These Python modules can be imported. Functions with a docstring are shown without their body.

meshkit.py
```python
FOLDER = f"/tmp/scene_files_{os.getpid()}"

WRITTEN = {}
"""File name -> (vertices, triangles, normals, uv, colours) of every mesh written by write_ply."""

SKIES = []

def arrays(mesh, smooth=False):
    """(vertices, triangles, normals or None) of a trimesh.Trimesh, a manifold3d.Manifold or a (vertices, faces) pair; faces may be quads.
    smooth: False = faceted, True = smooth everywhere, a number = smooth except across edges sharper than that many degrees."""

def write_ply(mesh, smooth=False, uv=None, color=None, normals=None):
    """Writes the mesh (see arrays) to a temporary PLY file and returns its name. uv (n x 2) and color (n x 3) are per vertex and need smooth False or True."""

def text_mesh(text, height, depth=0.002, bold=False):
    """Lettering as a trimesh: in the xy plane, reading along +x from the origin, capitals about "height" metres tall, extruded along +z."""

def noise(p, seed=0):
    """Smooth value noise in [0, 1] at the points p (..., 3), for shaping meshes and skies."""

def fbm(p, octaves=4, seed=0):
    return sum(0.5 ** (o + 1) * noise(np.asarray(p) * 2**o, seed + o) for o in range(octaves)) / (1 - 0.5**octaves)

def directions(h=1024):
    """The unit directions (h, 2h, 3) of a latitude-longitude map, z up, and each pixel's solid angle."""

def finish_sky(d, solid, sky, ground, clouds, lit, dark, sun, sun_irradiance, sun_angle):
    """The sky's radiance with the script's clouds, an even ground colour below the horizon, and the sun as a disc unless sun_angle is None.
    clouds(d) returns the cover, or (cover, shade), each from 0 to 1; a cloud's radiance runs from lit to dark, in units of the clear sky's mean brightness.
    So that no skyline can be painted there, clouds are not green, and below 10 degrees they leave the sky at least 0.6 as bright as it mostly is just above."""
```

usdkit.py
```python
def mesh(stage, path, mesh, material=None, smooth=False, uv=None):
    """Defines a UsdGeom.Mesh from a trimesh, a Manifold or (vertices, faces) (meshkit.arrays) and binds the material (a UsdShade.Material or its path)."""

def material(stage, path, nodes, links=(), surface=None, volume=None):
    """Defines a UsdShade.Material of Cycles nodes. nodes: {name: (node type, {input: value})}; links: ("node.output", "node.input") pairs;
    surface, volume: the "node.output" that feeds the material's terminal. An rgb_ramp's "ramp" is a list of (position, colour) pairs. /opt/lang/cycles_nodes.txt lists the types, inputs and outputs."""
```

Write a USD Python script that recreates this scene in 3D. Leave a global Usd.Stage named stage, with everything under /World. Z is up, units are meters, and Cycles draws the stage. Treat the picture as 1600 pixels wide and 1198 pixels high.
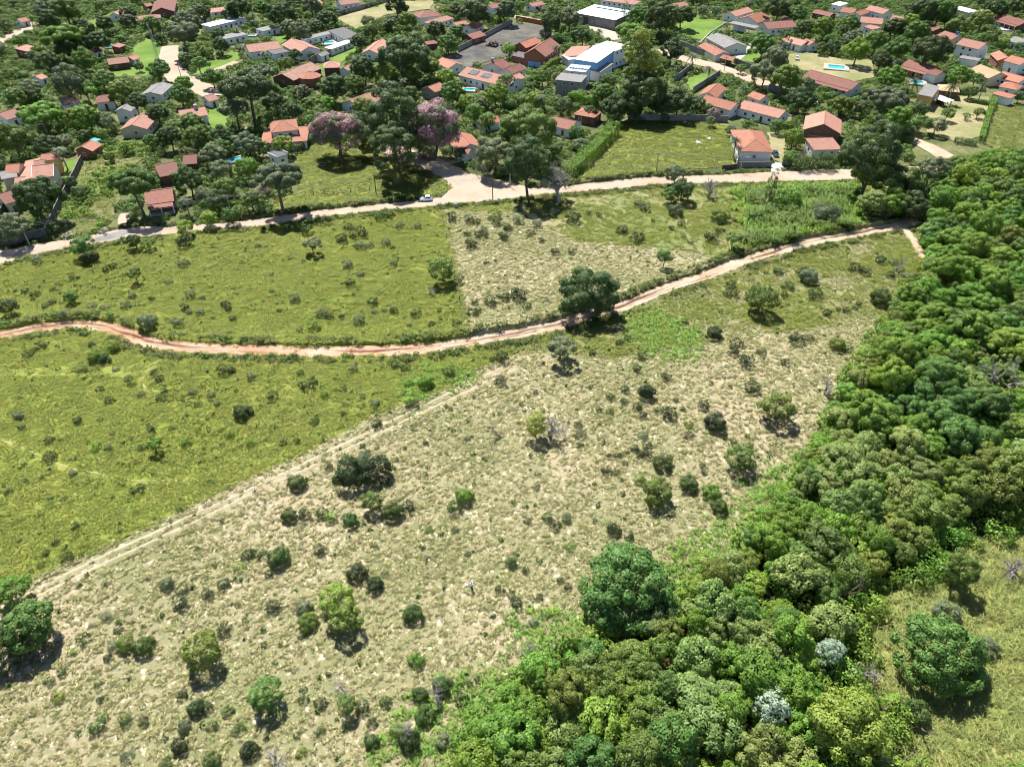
import math, random
import numpy as np
import trimesh, shapely, manifold3d
from shapely.geometry import Polygon, LineString
from scipy.spatial import Delaunay
import usdkit, meshkit
from pxr import Usd, UsdGeom, UsdLux, UsdShade, Sdf, Gf, Vt

stage = Usd.Stage.CreateInMemory()
UsdGeom.SetStageUpAxis(stage, 'Z')
UsdGeom.Xform.Define(stage, '/World')
# ------------------------------------------------------------------ camera, sky, sun, exposure
CAM_H, PITCH, FPX = 95.0, 39.0, 1110.0
EXPOSURE = 0.95
SUN_AZ, SUN_EL = math.radians(-22), math.radians(57)
SUN_I, SKY_S = 1.25, 0.066
cam = UsdGeom.Camera.Define(stage, '/World/camera')
cam.AddTranslateOp().Set((0, 0, CAM_H)); cam.AddRotateXOp().Set(90 - PITCH)
cam.CreateHorizontalApertureAttr(36.0); cam.CreateVerticalApertureAttr(36.0 * 766 / 1024)
cam.CreateFocalLengthAttr(36.0 * FPX / 1600); cam.CreateClippingRangeAttr((1.0, 20000.0))
cam.CreateExposureAttr(EXPOSURE)
dome = UsdLux.DomeLight.Define(stage, '/World/sky')
sky_m = usdkit.material(stage, '/World/Looks/sky', {
    's': ('sky_texture', {'sky_type': 'single_scattering', 'sun_disc': False, 'sun_elevation': SUN_EL, 'sun_rotation': SUN_AZ, 'altitude': 600.0}),
    'b': ('background_shader', {'strength': SKY_S})}, [('s.color', 'b.color')], surface='b.background')
UsdShade.MaterialBindingAPI.Apply(dome.GetPrim()).Bind(sky_m)
sun = UsdLux.DistantLight.Define(stage, '/World/sun')
sun.CreateNormalizeAttr(True); sun.CreateIntensityAttr(SUN_I); sun.CreateAngleAttr(0.53); sun.CreateColorAttr((1.0, 0.955, 0.88))
_z = np.array([math.sin(SUN_AZ) * math.cos(SUN_EL), math.cos(SUN_AZ) * math.cos(SUN_EL), math.sin(SUN_EL)])
_x = np.cross([0, 0, 1], _z); _x /= np.linalg.norm(_x); _y = np.cross(_z, _x)
sun.AddTransformOp().Set(Gf.Matrix4d(*[float(c) for r in (_x, _y, _z) for c in (*r, 0)], 0, 0, 300, 1))

# ------------------------------------------------------------------ helpers
_t = math.radians(PITCH)
CF, CU, CC = np.array([0, math.cos(_t), -math.sin(_t)]), np.array([0, math.sin(_t), math.cos(_t)]), np.array([0, 0, CAM_H])
def at(px, py, z=0.0):
    """the place on the level z that the photograph shows at a pixel (survey of the photograph)"""
    d = CF + np.array([1.0, 0, 0]) * (px - 800) / FPX - CU * (py - 599) / FPX
    return CC + d * (z - CAM_H) / d[2]
def pix(p):
    v = np.asarray(p, float) - CC; dz = v @ CF
    return np.stack([800 + FPX * v[..., 0] / dz, 599 - FPX * (v @ CU) / dz], -1)
def depth(p): return float((np.asarray(p) - CC) @ CF)
def line(pts, z=0.0): return np.array([at(x, y, z)[:2] for x, y in pts])
def poly(pts, z=0.0): return Polygon(line(pts, z)).buffer(0)

used = {}
def numbered(path):
    n = used.get(path, -1) + 1; used[path] = n
    return path if n == 0 else f'{path}_{n:03d}'
def keys(p, label=None, category=None, group=None, kind=None):
    for k, v in (('label', label), ('category', category), ('group', group), ('kind', kind)):
        if v: p.SetCustomDataByKey(k, v)
    return p
class Foliage:
    """leaf sprays or blades: vertices, faces, normals of the spray they belong to, and a tone per spray"""
    def __init__(s, v, f, n, t): s.v, s.f, s.n, s.t = v, f, n, t
def join(L):
    o = np.cumsum([0] + [len(x.v) for x in L])
    return Foliage(np.vstack([x.v for x in L]), np.vstack([x.f + k for x, k in zip(L, o)]), np.vstack([x.n for x in L]), np.concatenate([x.t for x in L]))
def foliage(path, g, material):
    m = usdkit.mesh(stage, path, (g.v, g.f), material)
    m.CreateNormalsAttr(Vt.Vec3fArray.FromNumpy(g.n.astype(np.float32))); m.SetNormalsInterpolation('vertex')
    UsdGeom.PrimvarsAPI(m).CreatePrimvar('tone', Sdf.ValueTypeNames.FloatArray, 'vertex').Set(Vt.FloatArray.FromNumpy(g.t.astype(np.float32)))
    return m
def obj(name, mesh, material, parent='/World', smooth=False, **kw):
    path = numbered(f'{parent}/{name}')
    m = foliage(path, mesh, material) if isinstance(mesh, Foliage) else usdkit.mesh(stage, path, mesh, material, smooth=smooth)
    keys(m.GetPrim(), **kw)
    return path
def rotz(a):
    c, s = math.cos(a), math.sin(a); return np.array([[c, -s, 0], [s, c, 0], [0, 0, 1.0]])
def gfm(M3, t):
    R = np.asarray(M3).T
    return Gf.Matrix4d(*[float(c) for r in R for c in (*r, 0)], float(t[0]), float(t[1]), float(t[2]), 1)
def thing(name, label, category, loc=(0, 0, 0), rz=0.0, group=None, kind=None):
    path = numbered(f'/World/{name}')
    x = UsdGeom.Xform.Define(stage, path); x.AddTransformOp().Set(gfm(rotz(rz), loc))
    keys(x.GetPrim(), label, category, group, kind)
    return path
def copy(proto, name, label, category, loc, rz=0.0, scale=(1, 1, 1), group=None, tilt=None):
    path = numbered(f'/World/{name}')
    x = UsdGeom.Xform.Define(stage, path)
    x.GetPrim().GetReferences().AddInternalReference(proto); x.GetPrim().SetInstanceable(True)
    x.AddTransformOp().Set(gfm(rotz(rz) @ np.diag(scale), loc))
    keys(x.GetPrim(), label, category, group)
    return path
def cls(name):
    path = numbered(f'/World/{name}'); stage.CreateClassPrim(path); return path
def box(x, y, z, cx=0, cy=0, z0=0):
    b = trimesh.creation.box([x, y, z]); b.apply_translation([cx, cy, z0 + z / 2]); return b
def rbox(x, y, z, r, cx=0, cy=0, z0=0):
    s = [manifold3d.Manifold.sphere(r, 8).translate([sx * (x / 2 - r), sy * (y / 2 - r), sz * (z / 2 - r)]) for sx in (-1, 1) for sy in (-1, 1) for sz in (-1, 1)]
    m = manifold3d.Manifold.batch_hull(s).translate([cx, cy, z0 + z / 2]).to_mesh()
    return trimesh.Trimesh(m.vert_properties[:, :3], m.tri_verts, process=False)
def cat(ms): return trimesh.util.concatenate([m for m in ms])
def hullm(pts): return trimesh.Trimesh(np.array(pts, float)).convex_hull if False else trimesh.convex.convex_hull(np.array(pts, float))
def tube(points, radii, sides=6, cap=True):
    p = np.asarray(points, float); n = len(p)
    r = np.broadcast_to(np.asarray(radii, float), (n,))
    t = np.gradient(p, axis=0); t /= np.linalg.norm(t, axis=1, keepdims=True) + 1e-9
    ref = np.where(np.abs(t[:, 2:]) < 0.9, [[0, 0, 1.0]], [[1.0, 0, 0]])
    a = np.cross(t, ref); a /= np.linalg.norm(a, axis=1, keepdims=True) + 1e-9; b = np.cross(t, a)
    ang = np.arange(sides) * 2 * np.pi / sides
    v = (p[:, None] + r[:, None, None] * (np.cos(ang)[None, :, None] * a[:, None] + np.sin(ang)[None, :, None] * b[:, None])).reshape(-1, 3)
    i, j = np.meshgrid(np.arange(n - 1), np.arange(sides), indexing='ij')
    q = np.stack([i * sides + j, i * sides + (j + 1) % sides, (i + 1) * sides + (j + 1) % sides, (i + 1) * sides + j], -1).reshape(-1, 4)
    f = [q[:, [0, 2, 1]], q[:, [0, 3, 2]]]
    if cap:
        k = np.arange(1, sides - 1)
        f += [np.stack([0 * k, k, k + 1], 1), (n - 1) * sides + np.stack([0 * k, k + 1, k], 1)]
    return trimesh.Trimesh(v, np.vstack(f), process=False)
def prism(profile_yz, length, x0=None):
    """profile in the y-z plane, extruded along x, centred"""
    g = trimesh.creation.extrude_polygon(Polygon(profile_yz), length, engine='earcut')
    v = np.array(g.vertices); v = np.stack([v[:, 2] - length / 2, v[:, 0], v[:, 1]], 1)
    return trimesh.Trimesh(v, g.faces, process=False)

# ------------------------------------------------------------------ materials
M = {}
def mat(name, nodes, links=(), surface='p.BSDF'):
    M[name] = usdkit.material(stage, f'/World/Looks/{name}', nodes, links, surface=surface); return M[name]
def plain(name, col, rough=0.6, var=0.12, scale=1.5, spec=0.3, metal=0.0):
    c = np.array(col)
    return mat(name, {'g': ('texture_coordinate', {}), 'n': ('noise_texture', {'scale': scale, 'detail': 5.0, 'roughness': 0.65}),
        'r': ('rgb_ramp', {'ramp': [(0.25, tuple(c * (1 - var * 1.6))), (0.5, tuple(c)), (0.75, tuple(np.minimum(c * (1 + var), 0.95)))]}),
        'p': ('principled_bsdf', {'roughness': rough, 'specular_ior_level': spec, 'metallic': metal})},
        [('g.object', 'n.vector'), ('n.fac', 'r.fac'), ('r.color', 'p.base_color')])
def roofmat(name, cols, tile=0.32, fleck=0.35):
    """clay tiles: courses of small pieces of uneven tone, weathering patches"""
    c = [np.array(k) for k in cols]
    return mat(name, {'g': ('texture_coordinate', {}), 'o': ('object_info', {}), 'n': ('noise_texture', {'scale': 0.55, 'detail': 6.0, 'roughness': 0.7}),
        'mp': ('mapping', {'scale': (1 / tile, 0.8 / tile, 0.8 / tile)}), 'wn': ('voronoi_texture', {'scale': 1.0}),
        'r': ('rgb_ramp', {'ramp': [(0.28, tuple(c[0])), (0.46, tuple(c[1])), (0.62, tuple(c[1])), (0.78, tuple(c[2]))]}),
        'mx': ('mix', {'mix_type': 'multiply', 'fac': fleck}), 'rw': ('rgb_ramp', {'ramp': [(0.0, (0.55, 0.5, 0.5)), (0.5, (0.95, 0.95, 0.95)), (1.0, (1.25, 1.2, 1.15))]}),
        'h': ('hsv', {}), 'mv': ('map_range', {'to_min': 0.7, 'to_max': 1.15}), 'wv': ('wave_texture', {'scale': 1.05, 'distortion': 0.4}), 'bp': ('bump', {'strength': 0.5, 'distance': 0.06}),
        'p': ('principled_bsdf', {'roughness': 0.75, 'specular_ior_level': 0.25})},
        [('g.object', 'n.vector'), ('g.object', 'mp.vector'), ('mp.vector', 'wn.vector'), ('n.fac', 'r.fac'), ('r.color', 'mx.color1'), ('wn.color', 'rw.fac'), ('rw.color', 'mx.color2'),
         ('o.random', 'mv.value'), ('mv.result', 'h.value'), ('mx.color', 'h.color'), ('h.color', 'p.base_color'), ('g.object', 'wv.vector'), ('wv.fac', 'bp.height'), ('bp.normal', 'p.normal')])
roofmat('clay_salmon', [(0.24, 0.115, 0.085), (0.39, 0.2, 0.15), (0.46, 0.27, 0.21)])
roofmat('clay_orange', [(0.21, 0.085, 0.055), (0.37, 0.16, 0.105), (0.43, 0.21, 0.15)])
roofmat('clay_brown', [(0.13, 0.06, 0.05), (0.25, 0.11, 0.085), (0.34, 0.17, 0.13)])
roofmat('clay_mottled', [(0.1, 0.055, 0.045), (0.34, 0.2, 0.15), (0.5, 0.36, 0.27)], fleck=0.7)
roofmat('clay_tan', [(0.4, 0.26, 0.13), (0.5, 0.36, 0.21), (0.56, 0.43, 0.27)])
plain('roof_grey', (0.2, 0.195, 0.19), 0.8, 0.22, 0.8)
plain('roof_dark', (0.1, 0.1, 0.1), 0.8, 0.25, 0.8)
plain('roof_white', (0.72, 0.73, 0.74), 0.5, 0.08, 0.5)
plain('wall_white', (0.66, 0.66, 0.64), 0.8, 0.08, 0.7)
plain('wall_cream', (0.52, 0.45, 0.33), 0.8, 0.1, 0.7)
plain('wall_ochre', (0.5, 0.3, 0.12), 0.8, 0.1, 0.7)
plain('wall_brick', (0.24, 0.1, 0.065), 0.85, 0.2, 1.2)
plain('wall_brown', (0.13, 0.07, 0.05), 0.85, 0.2, 1.2)
plain('wall_block', (0.22, 0.2, 0.185), 0.85, 0.25, 0.6)
plain('wall_block_dark', (0.09, 0.085, 0.08), 0.85, 0.3, 0.6)
plain('wall_redbrick', (0.3, 0.11, 0.07), 0.85, 0.2, 0.8)
plain('wall_blue', (0.18, 0.36, 0.62), 0.6, 0.06)
plain('concrete', (0.42, 0.4, 0.37), 0.85, 0.12, 0.8)
plain('paving_pale', (0.4, 0.345, 0.28), 0.85, 0.12, 0.8)
plain('white_paint', (0.75, 0.75, 0.75), 0.4, 0.03)
plain('car_white', (0.78, 0.79, 0.8), 0.25, 0.02, 1, 0.5)
plain('car_silver', (0.5, 0.52, 0.54), 0.25, 0.02, 1, 0.5)
plain('car_blue', (0.04, 0.06, 0.1), 0.25, 0.02, 1, 0.5)
plain('tyre', (0.02, 0.02, 0.02), 0.8)
plain('dark_glass', (0.015, 0.02, 0.025), 0.08, 0.02, 1, 0.6)
plain('pane', (0.03, 0.035, 0.04), 0.1, 0.1, 1, 0.6)
plain('frame_white', (0.6, 0.6, 0.58), 0.5)
plain('wood_dark', (0.09, 0.055, 0.035), 0.7, 0.2, 3)
plain('pole_concrete', (0.33, 0.31, 0.28), 0.8, 0.12, 2)
plain('pole_wood', (0.1, 0.085, 0.07), 0.85, 0.2, 3)
plain('steel', (0.35, 0.35, 0.36), 0.45, 0.08, 2, 0.5, 0.6)
plain('wire', (0.12, 0.12, 0.12), 0.5)
plain('solar', (0.012, 0.016, 0.03), 0.15, 0.1, 3, 0.6)
plain('solar_blue', (0.02, 0.05, 0.16), 0.15, 0.1, 3, 0.6)
plain('tank_blue', (0.03, 0.16, 0.5), 0.4, 0.04)
plain('cyan_sheet', (0.03, 0.42, 0.42), 0.45, 0.08)
plain('pool_tile', (0.02, 0.5, 0.68), 0.3, 0.06)
plain('red_lamp', (0.4, 0.02, 0.02), 0.3)
plain('lamp_glass', (0.75, 0.77, 0.8), 0.15)
plain('skin', (0.32, 0.17, 0.11), 0.6)
plain('hair', (0.015, 0.012, 0.01), 0.6)
plain('cloth_white', (0.8, 0.8, 0.82), 0.8, 0.04, 4)
plain('cloth_dark', (0.025, 0.03, 0.045), 0.85, 0.1, 4)
plain('cloth_pale', (0.33, 0.36, 0.38), 0.8, 0.08, 4)
plain('bark', (0.12, 0.09, 0.065), 0.9, 0.25, 3)
plain('bark_pale', (0.3, 0.27, 0.23), 0.9, 0.2, 3)
plain('bark_grey', (0.3, 0.275, 0.255), 0.9, 0.2, 3)
plain('bark_brown', (0.13, 0.1, 0.08), 0.9, 0.2, 3)
plain('brick_ring', (0.36, 0.2, 0.14), 0.9, 0.25, 3)
plain('ash', (0.04, 0.035, 0.03), 0.95, 0.25, 3)
mat('pool_water', {'n': ('noise_texture', {'scale': 1.2, 'detail': 2.0}), 'b': ('bump', {'strength': 0.15, 'distance': 0.05}), 't': ('transparent_bsdf', {'color': (0.82, 0.97, 0.99)}),
    'g': ('glossy_bsdf', {'color': (1, 1, 1), 'roughness': 0.03}), 'f': ('fresnel', {'IOR': 1.33}), 'm': ('mix_closure', {})},
    [('n.fac', 'b.height'), ('b.normal', 'g.normal'), ('b.normal', 'f.normal') if False else ('f.fac', 'm.fac'), ('t.BSDF', 'm.closure1'), ('g.BSDF', 'm.closure2')], surface='m.closure')

def leafmat(name, cols, trans=0.3, spread=0.16, rough=0.55):
    """foliage: tone by leaf spray, by tree, and by larger clumps"""
    st = [(p, tuple(c)) for p, c in zip(np.linspace(0, 1, len(cols)), cols)]
    return mat(name, {'g': ('attribute', {'attribute': 'tone'}), 'o': ('object_info', {}), 'tc': ('texture_coordinate', {}), 'n': ('noise_texture', {'scale': 0.45, 'detail': 3.0}),
        'ad': ('math', {'math_type': 'multiply_add', 'value2': 0.55, 'value3': -0.02}), 'ad2': ('math', {'math_type': 'multiply_add', 'value2': 0.5}),
        'r': ('rgb_ramp', {'ramp': st}), 'h': ('hsv', {}),
        'hv': ('map_range', {'to_min': 1 - spread * 1.1, 'to_max': 1 + spread}), 'm2': ('math', {'math_type': 'multiply', 'value2': 7.31}), 'fr': ('math', {'math_type': 'fraction'}), 'hh': ('map_range', {'to_min': 0.5 - spread * 0.14, 'to_max': 0.5 + spread * 0.14}),
        'p': ('principled_bsdf', {'roughness': rough, 'specular_ior_level': 0.35}), 't': ('translucent_bsdf', {}), 'h2': ('hsv', {'value': 1.25, 'saturation': 1.12}), 'mx': ('mix_closure', {'fac': trans})},
        [('tc.object', 'n.vector'), ('n.fac', 'ad2.value1'), ('g.fac', 'ad.value1'), ('ad.value', 'ad2.value3'), ('ad2.value', 'r.fac'), ('r.color', 'h.color'),
         ('o.random', 'hv.value'), ('hv.result', 'h.value'), ('o.random', 'm2.value1'), ('m2.value', 'fr.value1'), ('fr.value', 'hh.value'), ('hh.result', 'h.hue'),
         ('h.color', 'p.base_color'), ('h.color', 'h2.color'), ('h2.color', 't.color'), ('p.BSDF', 'mx.closure1'), ('t.BSDF', 'mx.closure2')], surface='mx.closure')
K = 1.85
def LC(*cs): return [tuple(K * x for x in c) for c in cs]
leafmat('leaf_mid', LC((0.022, 0.048, 0.011), (0.064, 0.114, 0.025), (0.138, 0.21, 0.052)))
leafmat('leaf_dark', LC((0.016, 0.031, 0.011), (0.042, 0.069, 0.022), (0.1, 0.138, 0.05)))
leafmat('leaf_olive', LC((0.035, 0.056, 0.011), (0.088, 0.125, 0.024), (0.17, 0.205, 0.052)))
leafmat('leaf_grey', LC((0.036, 0.05, 0.026), (0.085, 0.11, 0.056), (0.165, 0.195, 0.115)))
leafmat('leaf_shrub', LC((0.007, 0.016, 0.006), (0.019, 0.036, 0.011), (0.05, 0.076, 0.025)))
leafmat('leaf_shrub_mid', LC((0.012, 0.028, 0.006), (0.036, 0.07, 0.015), (0.085, 0.125, 0.032)))
leafmat('leaf_bright', LC((0.032, 0.068, 0.008), (0.092, 0.16, 0.022), (0.18, 0.26, 0.05)))
leafmat('leaf_pink', [(0.2, 0.14, 0.13), (0.42, 0.25, 0.28), (0.62, 0.42, 0.48)], 0.3)
leafmat('leaf_yellow', LC((0.045, 0.07, 0.012), (0.13, 0.17, 0.03), (0.27, 0.28, 0.06)), 0.35)
leafmat('leaf_pale', LC((0.05, 0.08, 0.02), (0.12, 0.165, 0.045), (0.22, 0.265, 0.09)), 0.3)
leafmat('leaf_silver', LC((0.1, 0.14, 0.09), (0.2, 0.26, 0.18), (0.33, 0.38, 0.29)), 0.2)
leafmat('flower_orange', [(0.28, 0.08, 0.03), (0.42, 0.13, 0.06), (0.5, 0.2, 0.1)], 0.2)
leafmat('grass_pasture', [(0.13, 0.18, 0.026), (0.22, 0.265, 0.045), (0.33, 0.355, 0.09)], 0.35, 0.12, 0.7)
leafmat('grass_verge', [(0.045, 0.07, 0.015), (0.1, 0.13, 0.03), (0.19, 0.2, 0.06)], 0.3, 0.14, 0.7)
leafmat('grass_lot', [(0.11, 0.165, 0.028), (0.19, 0.23, 0.05), (0.3, 0.3, 0.1)], 0.35, 0.12, 0.7)
leafmat('grass_lush', LC((0.06, 0.115, 0.018), (0.11, 0.19, 0.03), (0.19, 0.27, 0.07)), 0.35, 0.12, 0.7)
leafmat('grass_dry', [(0.1, 0.15, 0.035), (0.22, 0.24, 0.085), (0.46, 0.41, 0.23), (0.74, 0.66, 0.45)], 0.3, 0.12, 0.7)
leafmat('grass_glade', [(0.16, 0.23, 0.045), (0.32, 0.36, 0.11), (0.54, 0.51, 0.25)], 0.35, 0.12, 0.7)
leafmat('grass_reed', [(0.06, 0.12, 0.02), (0.15, 0.23, 0.05), (0.27, 0.34, 0.12)], 0.35, 0.14, 0.6)

def groundmat(name, cols, s1, s2, s3, fl=None, bump=0.3):
    """earth and turf: large patches, clumps and grain; optional pale flecks (col, threshold)"""
    nodes = {'g': ('geometry', {}), 'n1': ('noise_texture', {'scale': s1, 'detail': 3.0}), 'n2': ('noise_texture', {'scale': s2, 'detail': 5.0, 'roughness': 0.7}), 'n3': ('noise_texture', {'scale': s3, 'detail': 3.0}),
        'a': ('math', {'math_type': 'multiply_add', 'value2': 0.55}), 'b': ('math', {'math_type': 'multiply_add', 'value2': 0.3}), 'c': ('math', {'math_type': 'multiply', 'value2': 0.3}),
        'r': ('rgb_ramp', {'ramp': [(p, tuple(c)) for p, c in cols]}), 'bp': ('bump', {'strength': bump, 'distance': 0.25}), 'p': ('principled_bsdf', {'roughness': 0.9, 'specular_ior_level': 0.1})}
    links = [('g.position', 'n1.vector'), ('g.position', 'n2.vector'), ('g.position', 'n3.vector'), ('n3.fac', 'c.value1'), ('n2.fac', 'b.value1'), ('c.value', 'b.value3'), ('n1.fac', 'a.value1'), ('b.value', 'a.value3'),
        ('a.value', 'r.fac'), ('n2.fac', 'bp.height'), ('bp.normal', 'p.normal')]
    if fl:
        nodes |= {'v': ('noise_texture', {'scale': fl[1], 'detail': 4.0, 'roughness': 0.6}), 'vr': ('rgb_ramp', {'ramp': [(fl[2], (0, 0, 0)), (fl[2] + 0.07, (1, 1, 1))]}), 'mx': ('mix', {'color2': fl[0]})}
        links += [('g.position', 'v.vector'), ('v.fac', 'vr.fac'), ('vr.color', 'mx.fac'), ('r.color', 'mx.color1'), ('mx.color', 'p.base_color')]
    else:
        links.append(('r.color', 'p.base_color'))
    return mat(name, nodes, links)
groundmat('ground_scrub', [(0.38, (0.035, 0.05, 0.02)), (0.52, (0.075, 0.095, 0.035)), (0.64, (0.14, 0.15, 0.06)), (0.75, (0.27, 0.22, 0.14))], 0.05, 0.35, 1.5)
groundmat('ground_pasture', [(0.36, (0.11, 0.16, 0.025)), (0.5, (0.185, 0.225, 0.04)), (0.64, (0.25, 0.27, 0.062)), (0.8, (0.29, 0.25, 0.12))], 0.035, 0.4, 2.2, ((0.36, 0.28, 0.18), 0.16, 0.69))
groundmat('ground_dry', [(0.36, (0.095, 0.135, 0.04)), (0.47, (0.16, 0.18, 0.075)), (0.57, (0.24, 0.225, 0.125)), (0.7, (0.39, 0.32, 0.22))], 0.03, 0.5, 2.4, ((0.56, 0.45, 0.33), 0.95, 0.58))
groundmat('ground_mixed', [(0.36, (0.09, 0.13, 0.035)), (0.5, (0.15, 0.18, 0.06)), (0.62, (0.23, 0.225, 0.11)), (0.78, (0.38, 0.32, 0.22))], 0.04, 0.4, 1.8, ((0.48, 0.38, 0.26), 0.6, 0.67))
groundmat('ground_lawn', [(0.35, (0.06, 0.12, 0.02)), (0.52, (0.1, 0.18, 0.03)), (0.7, (0.17, 0.24, 0.055))], 0.08, 0.5, 2.5)
groundmat('ground_yard', [(0.35, (0.12, 0.16, 0.05)), (0.52, (0.2, 0.21, 0.09)), (0.7, (0.34, 0.28, 0.17))], 0.08, 0.5, 2.5)
groundmat('ground_char', [(0.35, (0.045, 0.045, 0.045)), (0.52, (0.085, 0.083, 0.08)), (0.7, (0.17, 0.16, 0.13))], 0.09, 0.5, 2.5)
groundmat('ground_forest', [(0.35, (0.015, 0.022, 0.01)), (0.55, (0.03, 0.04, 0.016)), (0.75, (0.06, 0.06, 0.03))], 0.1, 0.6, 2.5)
groundmat('ground_glade', [(0.35, (0.12, 0.18, 0.035)), (0.5, (0.23, 0.26, 0.075)), (0.65, (0.37, 0.34, 0.15)), (0.8, (0.46, 0.4, 0.24))], 0.07, 0.5, 2.2)
groundmat('road_dirt', [(0.35, (0.27, 0.19, 0.135)), (0.48, (0.37, 0.275, 0.205)), (0.6, (0.44, 0.345, 0.265)), (0.72, (0.3, 0.275, 0.25))], 0.06, 0.5, 3.0, None, 0.2)
groundmat('track_dirt', [(0.35, (0.27, 0.145, 0.09)), (0.46, (0.4, 0.26, 0.18)), (0.56, (0.46, 0.34, 0.25)), (0.75, (0.5, 0.4, 0.31))], 0.12, 0.9, 4.0, None, 0.4)
groundmat('track_red', [(0.35, (0.27, 0.12, 0.07)), (0.48, (0.42, 0.23, 0.145)), (0.6, (0.48, 0.31, 0.215)), (0.75, (0.5, 0.39, 0.3))], 0.12, 0.9, 4.0, None, 0.4)
groundmat('bank_earth', [(0.35, (0.1, 0.07, 0.04)), (0.5, (0.2, 0.13, 0.08)), (0.7, (0.34, 0.21, 0.14))], 0.3, 1.2, 4.0, None, 0.5)
groundmat('rut_grass', [(0.35, (0.2, 0.22, 0.07)), (0.5, (0.26, 0.26, 0.1)), (0.7, (0.33, 0.31, 0.15))], 0.3, 1.2, 4.0, None, 0.3)
groundmat('rut_dust', [(0.35, (0.22, 0.2, 0.12)), (0.5, (0.35, 0.3, 0.2)), (0.7, (0.44, 0.38, 0.28))], 0.3, 1.2, 4.0, None, 0.3)

# ------------------------------------------------------------------ ground plan (survey)
ROAD_TOP = [(-60, 408), (0, 394), (55, 384), (105, 377), (140, 371), (180, 363), (215, 358), (300, 352), (350, 347), (400, 340), (450, 334), (500, 328), (550, 324), (600, 319), (650, 315), (690, 309), (722, 301), (760, 296), (800, 293), (850, 294), (900, 290), (950, 285), (1000, 280), (1050, 277), (1100, 275), (1150, 272), (1200, 270), (1250, 268), (1300, 266), (1340, 266), (1400, 263), (1460, 258), (1500, 250)]
ROAD_BOT = [(-60, 428), (0, 414), (50, 400), (110, 388), (145, 384), (200, 374), (235, 371), (300, 361), (350, 355), (400, 352), (450, 346), (500, 339), (550, 334), (600, 330), (650, 326), (700, 320), (740, 317), (800, 311), (850, 304), (900, 301), (950, 297), (1000, 293), (1050, 288), (1100, 287), (1150, 287), (1200, 285), (1250, 284), (1300, 283), (1340, 281), (1400, 276), (1460, 270), (1500, 262)]
TRACK = [(-60, 533), (0, 523), (30, 517), (50, 512), (100, 507), (130, 506), (160, 510), (200, 522), (230, 534), (270, 541), (320, 545), (400, 548), (500, 551), (560, 551), (620, 549), (690, 541), (740, 533), (800, 524), (860, 513), (890, 505), (930, 492), (970, 482), (1000, 470), (1050, 450), (1100, 432), (1150, 413), (1200, 398), (1250, 384), (1300, 375), (1350, 365), (1400, 356), (1432, 347)]
def smooth_line(p, n):
    p = np.asarray(p); s = np.r_[0, np.cumsum(np.linalg.norm(np.diff(p, axis=0), axis=1))]
    from scipy.interpolate import PchipInterpolator
    f = PchipInterpolator(s, p); return f(np.linspace(0, s[-1], n))
road_t, road_b, track_c = line(ROAD_TOP), line(ROAD_BOT), line(TRACK)
road_poly = Polygon(np.vstack([road_t, road_b[::-1]])).buffer(0)
track_line = LineString(smooth_line(track_c, 240))
track_poly = track_line.buffer(2.0, cap_style='flat')
track_edge_n = smooth_line(track_c, 240)
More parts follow.
